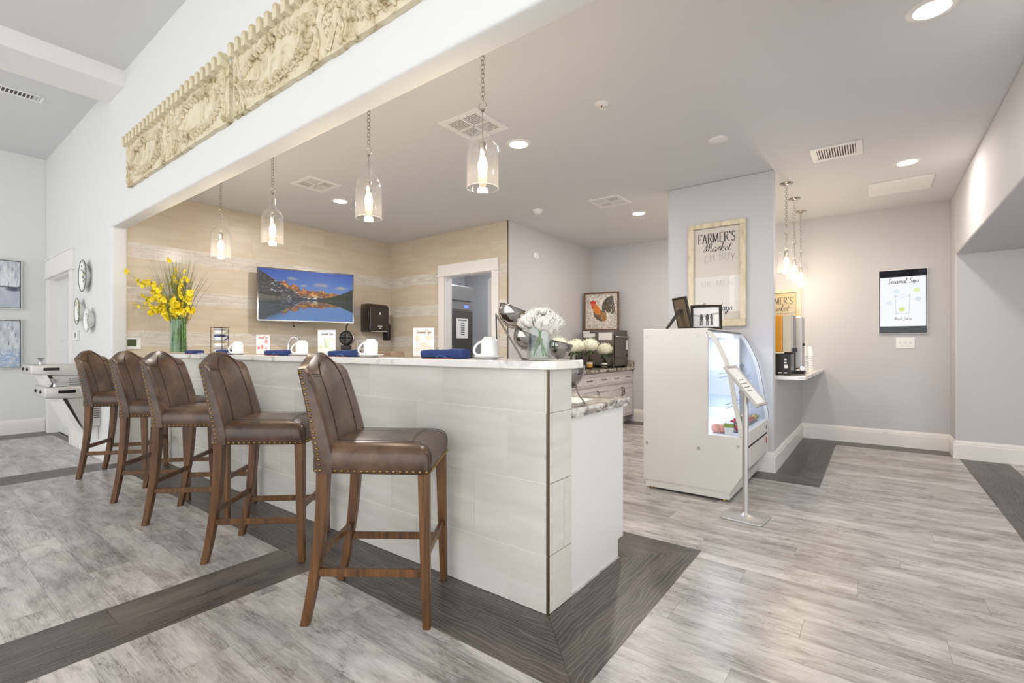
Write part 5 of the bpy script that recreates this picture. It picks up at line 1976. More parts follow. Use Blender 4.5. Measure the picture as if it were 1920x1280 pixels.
XF = -3.04
for k, (y0, y1, typ, lab) in enumerate(((5.05, 5.517, 'stack', 'white panelled drawer cabinet at the near end of the back run'),
                                         (5.517, 5.89, 'stack', 'white panelled drawer cabinet behind the low bowl'),
                                         (5.89, 6.357, 'single', 'white panelled cabinet with one drawer and one door in the back run'),
                                         (6.357, 7.155, 'double', 'white panelled double door cabinet in the far corner'))):
    t = thing('kitchen_cabinet', lab, 'cabinet', (-3.4, (y0 + y1) / 2, 0), 0, 'back kitchen cabinets')
    ox, oy = -3.4, (y0 + y1) / 2
    add('body', MB().prism([(-3.745 - ox, 0.0), (-3.12 - ox, 0.0), (-3.12 - ox, 0.10), (XF - ox, 0.10), (XF - ox, 0.815), (-3.745 - ox, 0.815)], y0 - oy + 0.001, y1 - oy - 0.001, 'y'), 'cabinet_grey', t)
    xl = XF - ox
    if typ == 'stack':
        for (z0, z1) in ((0.62, 0.80), (0.37, 0.60), (0.11, 0.35)):
            d = front_panel('drawer', t, xl, y0 - oy, y1 - oy, z0, z1, 'drawer')
            pull(d, xl + 0.018, 0, (z0 + z1) / 2, 0.12, False)
    elif typ == 'single':
        d = front_panel('drawer', t, xl, y0 - oy, y1 - oy, 0.62, 0.80, 'drawer')
        pull(d, xl + 0.018, 0, 0.71, 0.12, False)
        d = front_panel('door', t, xl, y0 - oy, y1 - oy, 0.11, 0.60, 'door')
        pull(d, xl + 0.018, y0 - oy + 0.035, 0.5, 0.12, True)
    else:
        m_ = 6.745 - oy
        for a0, a1, sgn in ((y0 - oy, m_, 1), (m_, y1 - oy, -1)):
            d = front_panel('drawer', t, xl, a0, a1, 0.62, 0.80, 'drawer')
            pull(d, xl + 0.018, (a0 + a1) / 2, 0.71, 0.12, False)
            d = front_panel('door', t, xl, a0, a1, 0.11, 0.60, 'door')
            pull(d, xl + 0.018, m_ - sgn * 0.03, 0.5, 0.12, True)
o = add('back_worktop', MB().box(-3.75, -2.995, 5.02, 7.17, 0.815, 0.855).mesh('back_worktop', 0.003), 'granite_back')
tag(o, 'speckled brown granite worktop on the back cabinets', 'countertop')

o = add('granite_backsplash', MB().box(-3.73, -2.995, 7.15, 7.168, 0.855, 0.955), 'granite_back')
tag(o, 'short granite backsplash strip at the far end of the back worktop', 'backsplash')
o = add('granite_backsplash', MB().box(-3.749, -3.731, 5.02, 7.168, 0.855, 0.955), 'granite_back')
tag(o, 'long granite backsplash strip behind the oven and bottles', 'backsplash')
# countertop oven
t = thing('counter_oven', 'stainless steel countertop oven on the back worktop', 'oven', (-3.345, 6.83, 0.855))
add('body', MB().box(-0.265, 0.265, -0.25, 0.25, 0.025, 0.57).mesh('body', 0.006), 'steel_dark', t)
d = add('door', MB().box(0.266, 0.285, -0.235, 0.235, 0.15, 0.50).mesh('door', 0.006), 'steel_dark', t)
add('handle', MB().tube([(0.285, -0.19, 0.465), (0.318, -0.18, 0.465), (0.318, 0.18, 0.465), (0.285, 0.19, 0.465)], 0.009, 8), 'steel', d)
add('control_panel', MB().box(0.266, 0.28, -0.235, 0.235, 0.04, 0.135).mesh('control_panel', 0.004), 'steel_dark', t)
add('knob', MB().ball((0.286, 0.19, 0.19), (0.012, 0.018, 0.018), 10, 6), 'black_plastic', t)
add('label', MB().box(0.2855, 0.287, 0.15, 0.22, 0.27, 0.42), 'label_white', t)
for (x0, x1, z0, z1) in ((-0.24, -0.04, 0.46, 0.52), (0.02, 0.24, 0.42, 0.53), (-0.245, -0.13, 0.525, 0.555)):
    add('label', MB().box(x0, x1, -0.2515, -0.25, z0, z1), 'label_white', t)
for (x, y) in ((-0.23, -0.21), (0.23, -0.21), (-0.23, 0.21), (0.23, 0.21)):
    add('foot', MB().box(x - 0.02, x + 0.02, y - 0.02, y + 0.02, 0.0, 0.026), 'black_plastic', t)


def rooster(U, V):
    n = fbm(U * 3, V * 3.4, 9, 4, 5)
    o = lerp((190, 178, 168), (236, 230, 222), np.clip((n - 0.3) * 2.2, 0, 1))
    cell = np.abs(np.sin(U * 34) * np.sin(V * 40))
    o = lerp(o, (246, 244, 240), np.clip((cell - 0.75) * 3, 0, 1) * 0.7)
    edge = np.clip(1 - np.minimum(np.minimum(U, 1 - U), np.minimum(V * 1.1, (1 - V) * 1.1)) * 5.0, 0, 1)
    sc = fbm(U * 4, V * 4, 12, 3, 9)
    o = lerp(o, (60, 52, 46), np.clip((np.abs(sc - 0.47) < 0.03) * edge * 1.2, 0, 1))
    def blob(cx, cy, rx, ry, rot=0.0):
        c, s = math.cos(rot), math.sin(rot)
        du, dv = (U - cx), (V - cy) * 1.1
        a, b2 = du * c + dv * s, -du * s + dv * c
        return (a / rx) ** 2 + (b2 / ry) ** 2
    fe = fbm(U * 8, V * 3, 14, 3, 15)
    for k in range(7):
        # sickle tail feathers
        cx, cy = 0.84 - 0.02 * k, 0.40 + 0.012 * k
        rad = 0.30 - 0.028 * k
        d = np.abs(np.sqrt((U - cx) ** 2 + ((V - cy) * 1.0) ** 2) - rad)
        m = (d < 0.022) & (U < cx + 0.02 + 0.03 * k) & (V < cy + 0.1)
        o = np.where(m[..., None], lerp((46, 42, 40), (150, 140, 120), np.clip(fe * 1.6 - 0.4 + 0.12 * (k % 2), 0, 1)), o)
    d = blob(0.70, 0.40, 0.10, 0.17, -0.35)
    o = np.where((d < 1)[..., None], lerp((52, 46, 42), (176, 150, 96), np.clip(fe * 2 - 0.6, 0, 1)), o)
    d = blob(0.44, 0.60, 0.15, 0.23, -0.75)
    o = np.where((d < 1)[..., None], lerp((66, 52, 46), (142, 120, 110), np.clip(fe * 2.2 - 0.6, 0, 1)), o)
    d = blob(0.57, 0.65, 0.09, 0.15, -0.2)
    o = np.where((d < 1)[..., None], lerp((120, 84, 52), (220, 160, 80), np.clip(fe * 2 - 0.5, 0, 1)), o)
    d = blob(0.35, 0.44, 0.10, 0.20, -0.5)
    o = np.where((d < 1)[..., None], lerp((196, 96, 20), (240, 160, 50), np.clip(fe * 2 - 0.5, 0, 1)), o)
    d = blob(0.24, 0.30, 0.06, 0.08)
    o = np.where((d < 1)[..., None], np.array((206, 96, 60.)), o)
    for (cx, cy, rx, ry) in ((0.20, 0.245, 0.055, 0.05), (0.25, 0.225, 0.05, 0.05), (0.30, 0.245, 0.04, 0.045), (0.215, 0.385, 0.028, 0.05)):
        d = blob(cx, cy, rx, ry)
        o = np.where((d < 1)[..., None], np.array((204, 58, 44.)), o)
    return o


t = thing('rooster_picture', 'framed rooster painting leaning on top of the steel oven', 'picture', (-3.42, 6.86, 1.428), R(12))
W_, H_ = 0.56, 0.605
f_ = MB()
for (a0, a1, c0, c1) in ((-W_ / 2, W_ / 2, 0, 0.022), (-W_ / 2, W_ / 2, H_ - 0.022, H_), (-W_ / 2, -W_ / 2 + 0.022, 0.022, H_ - 0.022), (W_ / 2 - 0.022, W_ / 2, 0.022, H_ - 0.022)):
    f_.box(a0, a1, -0.02, 0.025, c0, c1)
add('frame', f_.mesh('frame', 0.003, 1), 'frame_wood', t)
add('backing', MB().box(-W_ / 2 + 0.02, W_ / 2 - 0.02, 0.002, 0.02, 0.02, H_ - 0.02), 'canvas_edge', t)
add('painting', print_mesh('painting', W_ - 0.044, H_ - 0.044, 130, 140, rooster), 'print', t, (-W_ / 2 + 0.022, 0.001, 0.022))

# hydrangeas in bottles on the back worktop
def hyd_mesh(seed, r0=0.085):
    r = random.Random(seed)
    m = MB()
    for k in range(120):
        u = 1 - 2 * (k + 0.5) / 150.0
        a = k * 2.39996
        s = math.sqrt(max(0, 1 - u * u))
        n = Vector((s * math.cos(a), s * math.sin(a), u))
        c = n * r0 * r.uniform(0.9, 1.04)
        c.z *= 0.78
        x = n.orthogonal().normalized()
        y = n.cross(x)
        ro = r.uniform(0, PI)
        for q in range(4):
            b_ = ro + q * PI / 2
            d = x * math.cos(b_) + y * math.sin(b_)
            e = x * -math.sin(b_) + y * math.cos(b_)
            w_ = 0.009
            m.add([c, c + d * w_ + e * w_ * 0.7 + n * 0.003, c + d * w_ * 1.5 + n * 0.001, c + d * w_ - e * w_ * 0.7 + n * 0.003], [(0, 1, 2, 3)])
    m.ball((0, 0, 0), (r0 * 0.86, r0 * 0.86, r0 * 0.66), 12, 8)
    me = m.mesh('bloom')
    me.materials.append(MATS['petal_cream'])
    return me


def leaf_mb(L, wd):
    m = MB()
    for k in range(6):
        u = k / 5
        ww = wd * math.sin(PI * (0.06 + 0.92 * u))
        m.v += [(u * L, -ww, -0.5 * L * u * u), (u * L, 0, 0.004 - 0.5 * L * u * u), (u * L, ww, -0.5 * L * u * u)]
    for k in range(5):
        b_ = 3 * k
        m.f += [(b_, b_ + 1, b_ + 4, b_ + 3), (b_ + 1, b_ + 2, b_ + 5, b_ + 4)]
    return m


HB = [(-3.15, 6.42, 0.155, 'white_lab', 'short square bottle with striped label holding one hydrangea', 'hydrangea bloom in the bottle nearest the oven front', 0.105, 0.27),
      (-3.16, 5.98, 0.205, 'amber', 'amber-labelled bottle left of the striped one', 'hydrangea bloom above the amber bottle, in front of the oven side', 0.115, 0.325),
      (-3.22, 5.72, 0.20, 'clear', 'clear glass bottle among the hydrangeas', 'leafy hydrangea bloom above the clear bottle', 0.11, 0.315),
      (-3.18, 5.50, 0.19, 'amber2', 'narrow bottle with an orange label at the bar slab edge', 'hydrangea bloom behind the bar slab edge', 0.10, 0.30),
      (-3.2, 5.20, 0.17, 'clear', 'clear glass jar behind the white peonies', 'hydrangea bloom just right of the peonies', 0.12, 0.33)]
for k, (x, y, h, typ, l1, l2, r0, zc) in enumerate(HB):
    t = thing('glass_bottle', l1, 'bottle', (x, y, 0.855), R(37))
    add('glass', MB().lathe([(0.0, 0.0), (0.036, 0.0), (0.04, 0.006), (0.04, h * 0.58), (0.034, h * 0.68), (0.015, h * 0.8), (0.014, h), (0.011, h), (0.011, h * 0.8), (0.03, h * 0.66), (0.036, h * 0.56), (0.036, 0.01), (0.0, 0.008)], 20).mesh('glass', smooth=True), 'glass_bottle', t)
    if typ.startswith('amber'):
        add('liquor', MB().lathe([(0.0, 0.009), (0.0355, 0.01), (0.0355, h * 0.3), (0.0, h * 0.3)], 18), 'liquor_amber', t)
        add('label', MB().lathe([(0.0408, h * 0.14), (0.0412, h * 0.15), (0.0412, h * 0.5), (0.0408, h * 0.51)], 20), 'label_amber', t)
        add('label_band', MB().lathe([(0.0414, h * 0.36), (0.0417, h * 0.37), (0.0417, h * 0.45), (0.0414, h * 0.46)], 20), 'label_white', t)
    elif typ == 'white_lab':
        for z0, z1 in ((0.1, 0.16), (0.34, 0.5)):
            add('label', MB().lathe([(0.0408, h * z0), (0.0412, h * z0 + .001), (0.0412, h * z1), (0.0408, h * z1)], 20), 'label_white', t)
        add('label', MB().lathe([(0.0408, h * 0.17), (0.0412, h * 0.18), (0.0412, h * 0.33), (0.0408, h * 0.33)], 20), 'ink', t)
    bq = thing('hydrangea', l2, 'flower', (x, y, 0.855 + h - 0.04), 0, 'hydrangeas in bottles')
    add('stem', MB().tube([(0, 0, 0), (0.004, 0, zc - h + 0.02)], 0.004, 6), 'leaf_green', bq)
    add('bloom', hyd_mesh(40 + k, r0 * 1.15), None, bq, (0.005, 0, zc - h + 0.05))
    for j in range(5):
        add('leaf', leaf_mb(0.10 + 0.02 * (j % 2), 0.032), 'leaf_green' if j % 2 else 'leaf_dark', bq, (0, 0, zc - h - 0.005 - 0.02 * (j % 3)), (0, R(-15 + 10 * (j % 3)), R(72 * j + 20 * k)))
o = add('black_tray', MB().box(-0.09, 0.09, -0.16, 0.16, 0, 0.045).mesh('black_tray', 0.004), 'black_plastic', None, (-3.42, 6.36, 0.855))
tag(o, 'low black box on the back worktop between bottle and oven', 'box')

# pantry fridge
t = thing('steel_fridge', 'tall stainless steel fridge seen through the pantry doorway', 'fridge', (-5.38, 5.32, 0))
add('cabinet', MB().box(-0.36, 0.36, -0.3, 0.25, 0.1, 2.10).mesh('cabinet', 0.006), 'steel', t)
d = add('door', MB().box(0.361, 0.40, -0.295, 0.245, 0.14, 1.72).mesh('door', 0.006), 'steel_dark', t)
add('notice', MB().box(0.4005, 0.402, -0.12, 0.14, 1.30, 1.60), 'paper', d)
m = MB().box(0.402, 0.4025, -0.09, 0.11, 1.565, 1.585)
for k in range(6):
    m.box(0.402, 0.4025, -0.02, 0.06, 1.35 + 0.033 * k, 1.368 + 0.033 * k)
add('notice_print', m, 'ink_grey', d)
add('control_strip', MB().box(0.361, 0.395, -0.295, 0.245, 1.735, 1.83).mesh('control_strip', 0.003), 'steel', t)
add('display', MB().box(0.395, 0.398, 0.06, 0.15, 1.765, 1.805), 'led_blue', t)
add('grille', MB().box(0.361, 0.42, -0.295, 0.245, 1.87, 2.09).mesh('grille', 0.004), 'steel', t)
for (x, y) in ((-0.3, -0.24), (0.3, -0.24), (-0.3, 0.2), (0.3, 0.2)):
    add('leg', MB().lathe([(0.02, 0.0), (0.02, 0.1)], 8, (x, y, 0)), 'steel_dark', t)
area_light('pantry_fill', (-4.6, 5.9, 2.76), 0.4, 16.0, (0.9, 0.95, 1.0))  # added fill lamp without a fixture, brightens the pantry

# ================================================================== REFRIGERATED DISPLAY CASE
CX, CY0, CY1 = -1.15, 3.80, 4.915
t = thing('display_case', 'white refrigerated display case with curved glass beside the column', 'display case', (CX, 4.36, 0))
def loc(pts):
    return [(p[0] - CX, p[1]) for p in pts]
y0, y1 = CY0 - 4.36, CY1 - 4.36
back_x_, front_x = -1.512, -0.765
curve = [(-1.00, 1.285), (-0.972, 1.262), (-0.945, 1.225), (-0.914, 1.165), (-0.885, 1.10), (-0.858, 1.03), (-0.838, 0.95), (-0.825, 0.884), (-0.812, 0.80), (-0.800, 0.727), (-0.785, 0.65), (-0.767, 0.56), (-0.765, 0.505)]
base = [(back_x_, 0.072), (-0.845, 0.072), (front_x, 0.205), (front_x, 0.495), (-1.003, 0.495), (-1.003, 1.305), (back_x_, 1.305)]
add('end_panel', MB().prism(loc(base), y0, y0 + 0.03, 'y').mesh('end_panel', 0.004), 'case_white', t)
add('end_panel', MB().prism(loc(base), y1 - 0.03, y1, 'y').mesh('end_panel', 0.004), 'case_white', t)
add('plinth', MB().box(-1.495 - CX, -0.85 - CX, y0 + 0.004, y1 - 0.004, 0.018, 0.073).mesh('plinth', 0.003), 'case_white', t)
for (x, y) in ((-1.46, y0 + 0.05), (-0.9, y0 + 0.05), (-1.46, y1 - 0.05), (-0.9, y1 - 0.05)):
    add('foot', MB().lathe([(0.0, 0.0), (0.016, 0.0), (0.012, 0.02)], 10, (x - CX, y, 0)), 'nail_brass', t)
add('tank', MB().prism(loc([(-1.505, 0.073), (-0.85, 0.073), (-0.775, 0.205), (-0.775, 0.40), (-0.80, 0.47), (-1.505, 0.47)]), y0 + 0.03, y1 - 0.03, 'y'), 'case_white', t)
add('slot_shade', MB().box(-0.776 - CX, -0.7685 - CX, y0 + 0.03, y1 - 0.03, 0.372, 0.39), 'black_matte', t)  # black strip paints the shade of the gap under the sill
fp = add('front_panel', MB().box(-0.775 - CX, front_x - CX, y0 + 0.03, y1 - 0.03, 0.215, 0.372).mesh('front_panel', 0.003), 'case_white', t)
add('front_sill', MB().prism(loc([(-0.80, 0.39), (front_x, 0.39), (front_x, 0.50), (-0.785, 0.508), (-0.80, 0.49)]), y0 + 0.03, y1 - 0.03, 'y').mesh('front_sill', 0.003), 'case_white', t)
add('grille_panel', MB().prism(loc([(-0.843, 0.09), (-0.77, 0.208), (-0.774, 0.212), (-0.847, 0.093)]), y0 + 0.05, y1 - 0.05, 'y'), 'satin_silver', t)
add('badge', MB().box(front_x - CX, front_x - CX + 0.003, y1 - 0.12, y1 - 0.08, 0.30, 0.35), 'fruit_red', fp)
add('thermostat', MB().box(front_x - CX, front_x - CX + 0.003, y1 - 0.11, y1 - 0.085, 0.425, 0.455), 'black_plastic', t)
add('roof', MB().box(back_x_ - CX, -1.003 - CX, y0 + 0.03, y1 - 0.03, 1.275, 1.305).mesh('roof', 0.003), 'case_white', t)
add('rear_wall', MB().box(-1.508 - CX, -1.44 - CX, y0 + 0.03, y1 - 0.03, 0.47, 1.275), 'case_inner', t)
add('deck', MB().box(-1.44 - CX, -0.80 - CX, y0 + 0.03, y1 - 0.03, 0.470, 0.492), 'case_inner', t)
# curved front glass, end glass and frames
n = len(curve)
gc = catmull([(p[0] - CX, 0, p[1]) for p in curve], 3)
v = [(p[0], y0 + 0.012, p[2]) for p in gc] + [(p[0], y1 - 0.012, p[2]) for p in gc]
k_ = len(gc)
add('front_glass', MB().add(v, [(i, i + 1, k_ + i + 1, k_ + i) for i in range(k_ - 1)]).mesh('front_glass', smooth=True), 'glass_case', t)
for yy, nm in ((y0 + 0.012, 'end_glass'), (y1 - 0.012, 'end_glass')):
    poly = [(-1.0 - CX, 0.5)] + [(p[0], p[2]) for p in reversed(gc)]
    add('end_glass', MB().add([(p[0], yy, p[1]) for p in poly], [tuple(range(len(poly)))]), 'glass_case', t)
    inner = [Vector((p[0], yy, p[2])) for p in gc]
    mbf = MB()
    vv, ff = [], []
    for i, p in enumerate(inner):
        tt = (inner[min(i + 1, k_ - 1)] - inner[max(i - 1, 0)]).normalized()
        nn = Vector((-tt.z, 0, tt.x))
        for off in (0.004, -0.024):
            for dy in (-0.012, 0.012):
                vv.append(tuple(p + nn * off * -1 * -1 + Vector((0, dy, 0))))
    for i in range(k_ - 1):
        a = i * 4
        for q in ((0, 1), (1, 3), (3, 2), (2, 0)):
            ff.append((a + q[0], a + q[1], a + 4 + q[1], a + 4 + q[0]))
    mbf.add(vv, ff)
    add('glass_frame', mbf.mesh('glass_frame', smooth=False), 'case_white', t)
add('glass_seal', MB().tube([(p[0] + 0.003, y1 - 0.014, p[2]) for p in gc], 0.004, 6).tube([(-1.0 - CX, y0 + 0.02, 1.29), (-1.0 - CX, y1 - 0.02, 1.29)], 0.005, 6), 'black_plastic', t)
# glass shelves on wire rims, inner light tube
for (z, xf) in ((0.93, -0.93), (0.70, -0.88)):
    s_ = add('shelf', MB().box(-1.44 - CX, xf - CX, y0 + 0.05, y1 - 0.05, z, z + 0.006), 'glass_case', t)
    add('shelf_rim', MB().tube([(xf - CX, y0 + 0.05, z + 0.025), (xf - CX, y1 - 0.05, z + 0.025)], 0.003, 6).tube([(xf - CX, y0 + 0.05, z - 0.005), (xf - CX, y1 - 0.05, z - 0.005)], 0.003, 6), 'chrome', s_)
add('lamp_tube', MB().tube([(-1.06 - CX, y0 + 0.06, 1.255), (-1.06 - CX, y1 - 0.06, 1.255)], 0.014, 10), 'case_tube', t)
area_light('case_lamp', (-1.10, 4.36, 1.25), 0.9, 6.0, (0.84, 0.91, 1.0), (0, 0, R(90)), 'RECTANGLE', 0.12)
area_light('case_lamp_lower', (-1.15, 4.36, 0.69), 0.9, 2.4, (0.84, 0.91, 1.0), (0, 0, R(90)), 'RECTANGLE', 0.10)
for k, (x, z) in enumerate(((-1.481, 1.249), (-1.074, 1.251), (-1.481, 0.375), (-1.07, 0.379), (-0.789, 0.426))):
    add('screw', MB().lathe([(0.0, 0.0), (0.004, 0.002), (0.011, 0.002), (0.012, 0.0)], 12, (x - CX, y0 - 0.0005, z), False, Matrix.Rotation(PI / 2, 3, 'X')), 'satin_silver', t)

# things inside the case
ZD = 0.492
for k, (x, y, r, m_, lab) in enumerate(((-0.975, 3.93, 0.038, 'apple_pink', 'left of two pink apples in the display case'), (-0.93, 3.95, 0.038, 'apple_pink', 'right of two pink apples in the display case'))):
    f_ = thing('apple', lab, 'fruit', (x, y, ZD), 0, 'fruit in the display case')
    add('flesh', MB().lathe([(0.0, 0.006), (r * 0.5, 0.0), (r * 0.92, r * 0.5), (r, r), (r * 0.86, r * 1.55), (r * 0.5, r * 1.84), (r * 0.1, r * 1.7)], 16).mesh('flesh', smooth=True), m_, f_)
    add('stalk', MB().tube([(0, 0, r * 1.68), (0.003, 0, r * 2.05)], 0.0016, 5), 'frame_wood', f_)
rf = random.Random(3)
CUP = MB().lathe([(0.0, 0.0), (0.026, 0.0), (0.036, 0.06), (0.034, 0.06), (0.025, 0.004), (0.0, 0.004)], 14).mesh('cup', smooth=True)
CUP.materials.append(MATS['acrylic'])
kinds = ['fruit_red', 'fruit_yellow', 'fruit_green', 'apple_pink', 'fruit_red']
cols = {'fruit_red': 'red berries', 'fruit_yellow': 'yellow fruit', 'fruit_green': 'green grapes', 'apple_pink': 'pink melon'}
PIL = {}
for kn in set(kinds):
    mm = MB()
    r2 = random.Random(kn)
    for q in range(11):
        a = q * 2.4
        mm.ball((0.018 * math.cos(a) * ((q % 3) / 2.0), 0.018 * math.sin(a) * ((q % 3) / 2.0), 0.018 + 0.004 * q), 0.011, 6, 4)
    PIL[kn] = mm.mesh('fruit_pieces', smooth=True)
    PIL[kn].materials.append(MATS[kn])
rows = ['front row', 'second row']
nth = ['nearest', 'second', 'third', 'fourth', 'fifth', 'sixth', 'seventh', 'farthest']
for j in range(2):
    for i in range(8):
        kn = kinds[(i + 2 * j) % 5]
        f_ = thing('fruit_cup', 'clear cup of %s, %s from the viewer in the %s of the case' % (cols[kn], nth[i], rows[j]) if i not in (0, 7) else 'clear cup of %s, %s one in the %s of the case' % (cols[kn], nth[i], rows[j]), 'fruit cup', (-0.845 - 0.085 * j, 4.03 + 0.105 * i, ZD), 0, 'fruit cups in the display case')
        add('cup', CUP, None, f_)
        add('fruit_pieces', PIL[kn], None, f_)
f_ = thing('yogurt_tub', 'clear tub with a green printed label beside the apples in the case', 'tub', (-0.875, 3.90, ZD))
add('tub', MB().lathe([(0.0, 0.0), (0.03, 0.0), (0.034, 0.09), (0.03, 0.092), (0.0, 0.09)], 18).mesh('tub', smooth=True), 'label_white', f_)
add('label', MB().lathe([(0.0315, 0.055), (0.0338, 0.057), (0.0345, 0.085), (0.034, 0.087)], 18), 'fruit_green', f_)
for (x, y, z, lab) in ((-1.22, 4.0, 0.936, 'near white milk carton on the upper shelf of the case'), (-1.22, 4.16, 0.936, 'second white carton on the upper shelf of the case'), (-1.22, 4.42, 0.936, 'far white carton on the upper shelf of the case')):
    f_ = thing('carton', lab, 'carton', (x, y, z), 0, 'cartons in the display case')
    add('box', MB().prism([(-0.05, 0), (0.05, 0), (0.05, 0.14), (0.0, 0.18), (-0.05, 0.14)], -0.05, 0.05, 'y').mesh('box', 0.003), 'label_white', f_)
    add('print_band', MB().box(0.0505, 0.0515, -0.02, 0.02, 0.02, 0.12).box(-0.02, 0.01, -0.0515, -0.0505, 0.02, 0.12), 'label_blue', f_)

# photo frames on top of the case
def bw_photo(U, V):
    n = fbm(U * 3, V * 3, 6, 4, 3)
    o = lerp((214, 214, 214), (240, 240, 240), n)
    o = lerp(o, (150, 150, 150), (np.abs(V - 0.38 - 0.06 * np.sin(U * 5)) < 0.05) * 0.6)
    for (cx, s) in ((0.32, 1.0), (0.55, 1.1), (0.72, 1.0)):
        d = ((U - cx) / (0.06 * s)) ** 2 + ((V - 0.52) / 0.2) ** 2
        o = np.where((d < 1)[..., None], lerp((30, 30, 30), (120, 120, 120), n), o)
        for s2 in (-0.03, 0.03):
            m = (np.abs(U - cx - s2) < 0.022) & (V > 0.6) & (V < 0.92)
            o = np.where(m[..., None], lerp((50, 50, 50), (150, 150, 150), n), o)
    return o


def photo_frame(x, y, rz, W_, H_, lab, lean=R(14)):
    t = thing('photo_frame', lab, 'photo frame', (x, y, 1.305), rz, 'photo frames on the display case')
    Mx = Matrix.Rotation(-lean, 4, 'X')
    b_ = 0.022
    m = MB()
    for (a0, a1, c0, c1) in ((-W_ / 2, W_ / 2, 0, b_), (-W_ / 2, W_ / 2, H_ - b_, H_), (-W_ / 2, -W_ / 2 + b_, b_, H_ - b_), (W_ / 2 - b_, W_ / 2, b_, H_ - b_)):
        m.box(a0, a1, -0.008, 0.008, c0, c1)
    add('frame', m.xf(Mx).mesh('frame', 0.002, 1), 'photo_frame_black', t)
    add('back_board', MB().box(-W_ / 2 + b_ * 0.6, W_ / 2 - b_ * 0.6, 0.002, 0.007, b_ * 0.6, H_ - b_ * 0.6).xf(Mx), 'photo_frame_back', t)
    ph = add('photograph', print_mesh('photograph', W_ - 2 * b_, H_ - 2 * b_, 60, 60, bw_photo), 'print', t, tuple(Mx @ Vector((-W_ / 2 + b_, -0.001, b_))), (-lean, 0, 0))
    top = Mx @ Vector((0, 0.008, H_ * 0.62))
    dep = H_ * 0.62 * 0.75
    st_ = MB().add([(-0.03, top.y, top.z), (0.03, top.y, top.z), (0.022, top.y + dep, 0.0), (-0.022, top.y + dep, 0.0), (-0.03, top.y + 0.004, top.z + 0.004), (0.03, top.y + 0.004, top.z + 0.004), (0.022, top.y + dep + 0.006, 0.0), (-0.022, top.y + dep + 0.006, 0.0)], [(0, 1, 2, 3), (4, 7, 6, 5), (0, 4, 5, 1), (1, 5, 6, 2), (2, 6, 7, 3), (3, 7, 4, 0)])
    add('easel_leg', st_, 'photo_frame_black', t)


photo_frame(-1.11, 4.16, R(18), 0.245, 0.215, 'black framed black and white photo facing the room on the case')
photo_frame(-1.245, 4.05, R(140), 0.20, 0.275, 'photo frame seen from behind with its easel leg on the case', R(13))

# ================================================================== FLOOR SIGN STAND
t = thing('sign_stand', 'silver floor stand with a tilted sign holder beside the display case', 'sign stand', (-0.69, 3.545, 0), R(-5))
bp = []
hw, hd, rr = 0.135, 0.135, 0.04
for cx_, cy_, a0 in ((hw - rr, hd - rr, 0), (-hw + rr, hd - rr, 90), (-hw + rr, -hd + rr, 180), (hw - rr, -hd + rr, 270)):
    for k in range(6):
        a = R(a0 + 18 * k)
        bp.append((cx_ + rr * math.cos(a), cy_ + rr * math.sin(a)))
add('base', MB().prism(bp, 0.0, 0.010, 'z').mesh('base', 0.003, 2), 'satin_silver', t)
add('base_dome', MB().lathe([(0.125, 0.010), (0.09, 0.013), (0.05, 0.019), (0.025, 0.028), (0.02, 0.04)], 28).mesh('base_dome', smooth=True), 'satin_silver', t)
add('pole', MB().lathe([(0.0185, 0.03), (0.0185, 0.83), (0.0, 0.832)], 20).mesh('pole', smooth=True), 'satin_silver', t)
add('knob', MB().lathe([(0.0, -0.012), (0.014, -0.012), (0.014, 0.012), (0.0, 0.012)], 14, (-0.02, -0.025, 0.85), False, Matrix.Rotation(PI / 2, 3, 'X')), 'nickel', t)
add('bracket', MB().box(-0.012, 0.012, -0.012, 0.012, 0.82, 0.885), 'satin_silver', t)
Ms = Matrix.Translation((0.0, 0.0, 0.895)) @ Matrix.Rotation(R(51), 4, 'Y')
hs = MB()
Ls, Ws, e = 0.165, 0.122, 0.018
for (a0, a1, c0, c1) in ((-Ls, Ls, -Ws, -Ws + e), (-Ls, Ls, Ws - e, Ws), (-Ls, -Ls + e, -Ws + e, Ws - e), (Ls - e, Ls, -Ws + e, Ws - e)):
    hs.box(a0, a1, c0, c1, -0.008, 0.010)
hold = add('sign_frame', hs.xf(Ms).mesh('sign_frame', 0.002, 1), 'satin_silver', t)
add('sheet', MB().box(-Ls + e, Ls - e, -Ws + e, Ws - e, -0.008, 0.002).xf(Ms), 'paper', hold)
ln = MB()
for k, wl in enumerate((0.05, 0.07, 0.06, 0.05)):
    ln.box(-0.05 + 0.03 * k, -0.044 + 0.03 * k, -wl, wl, 0.002, 0.0026)
add('print', ln.xf(Ms), 'ink_grey', hold)

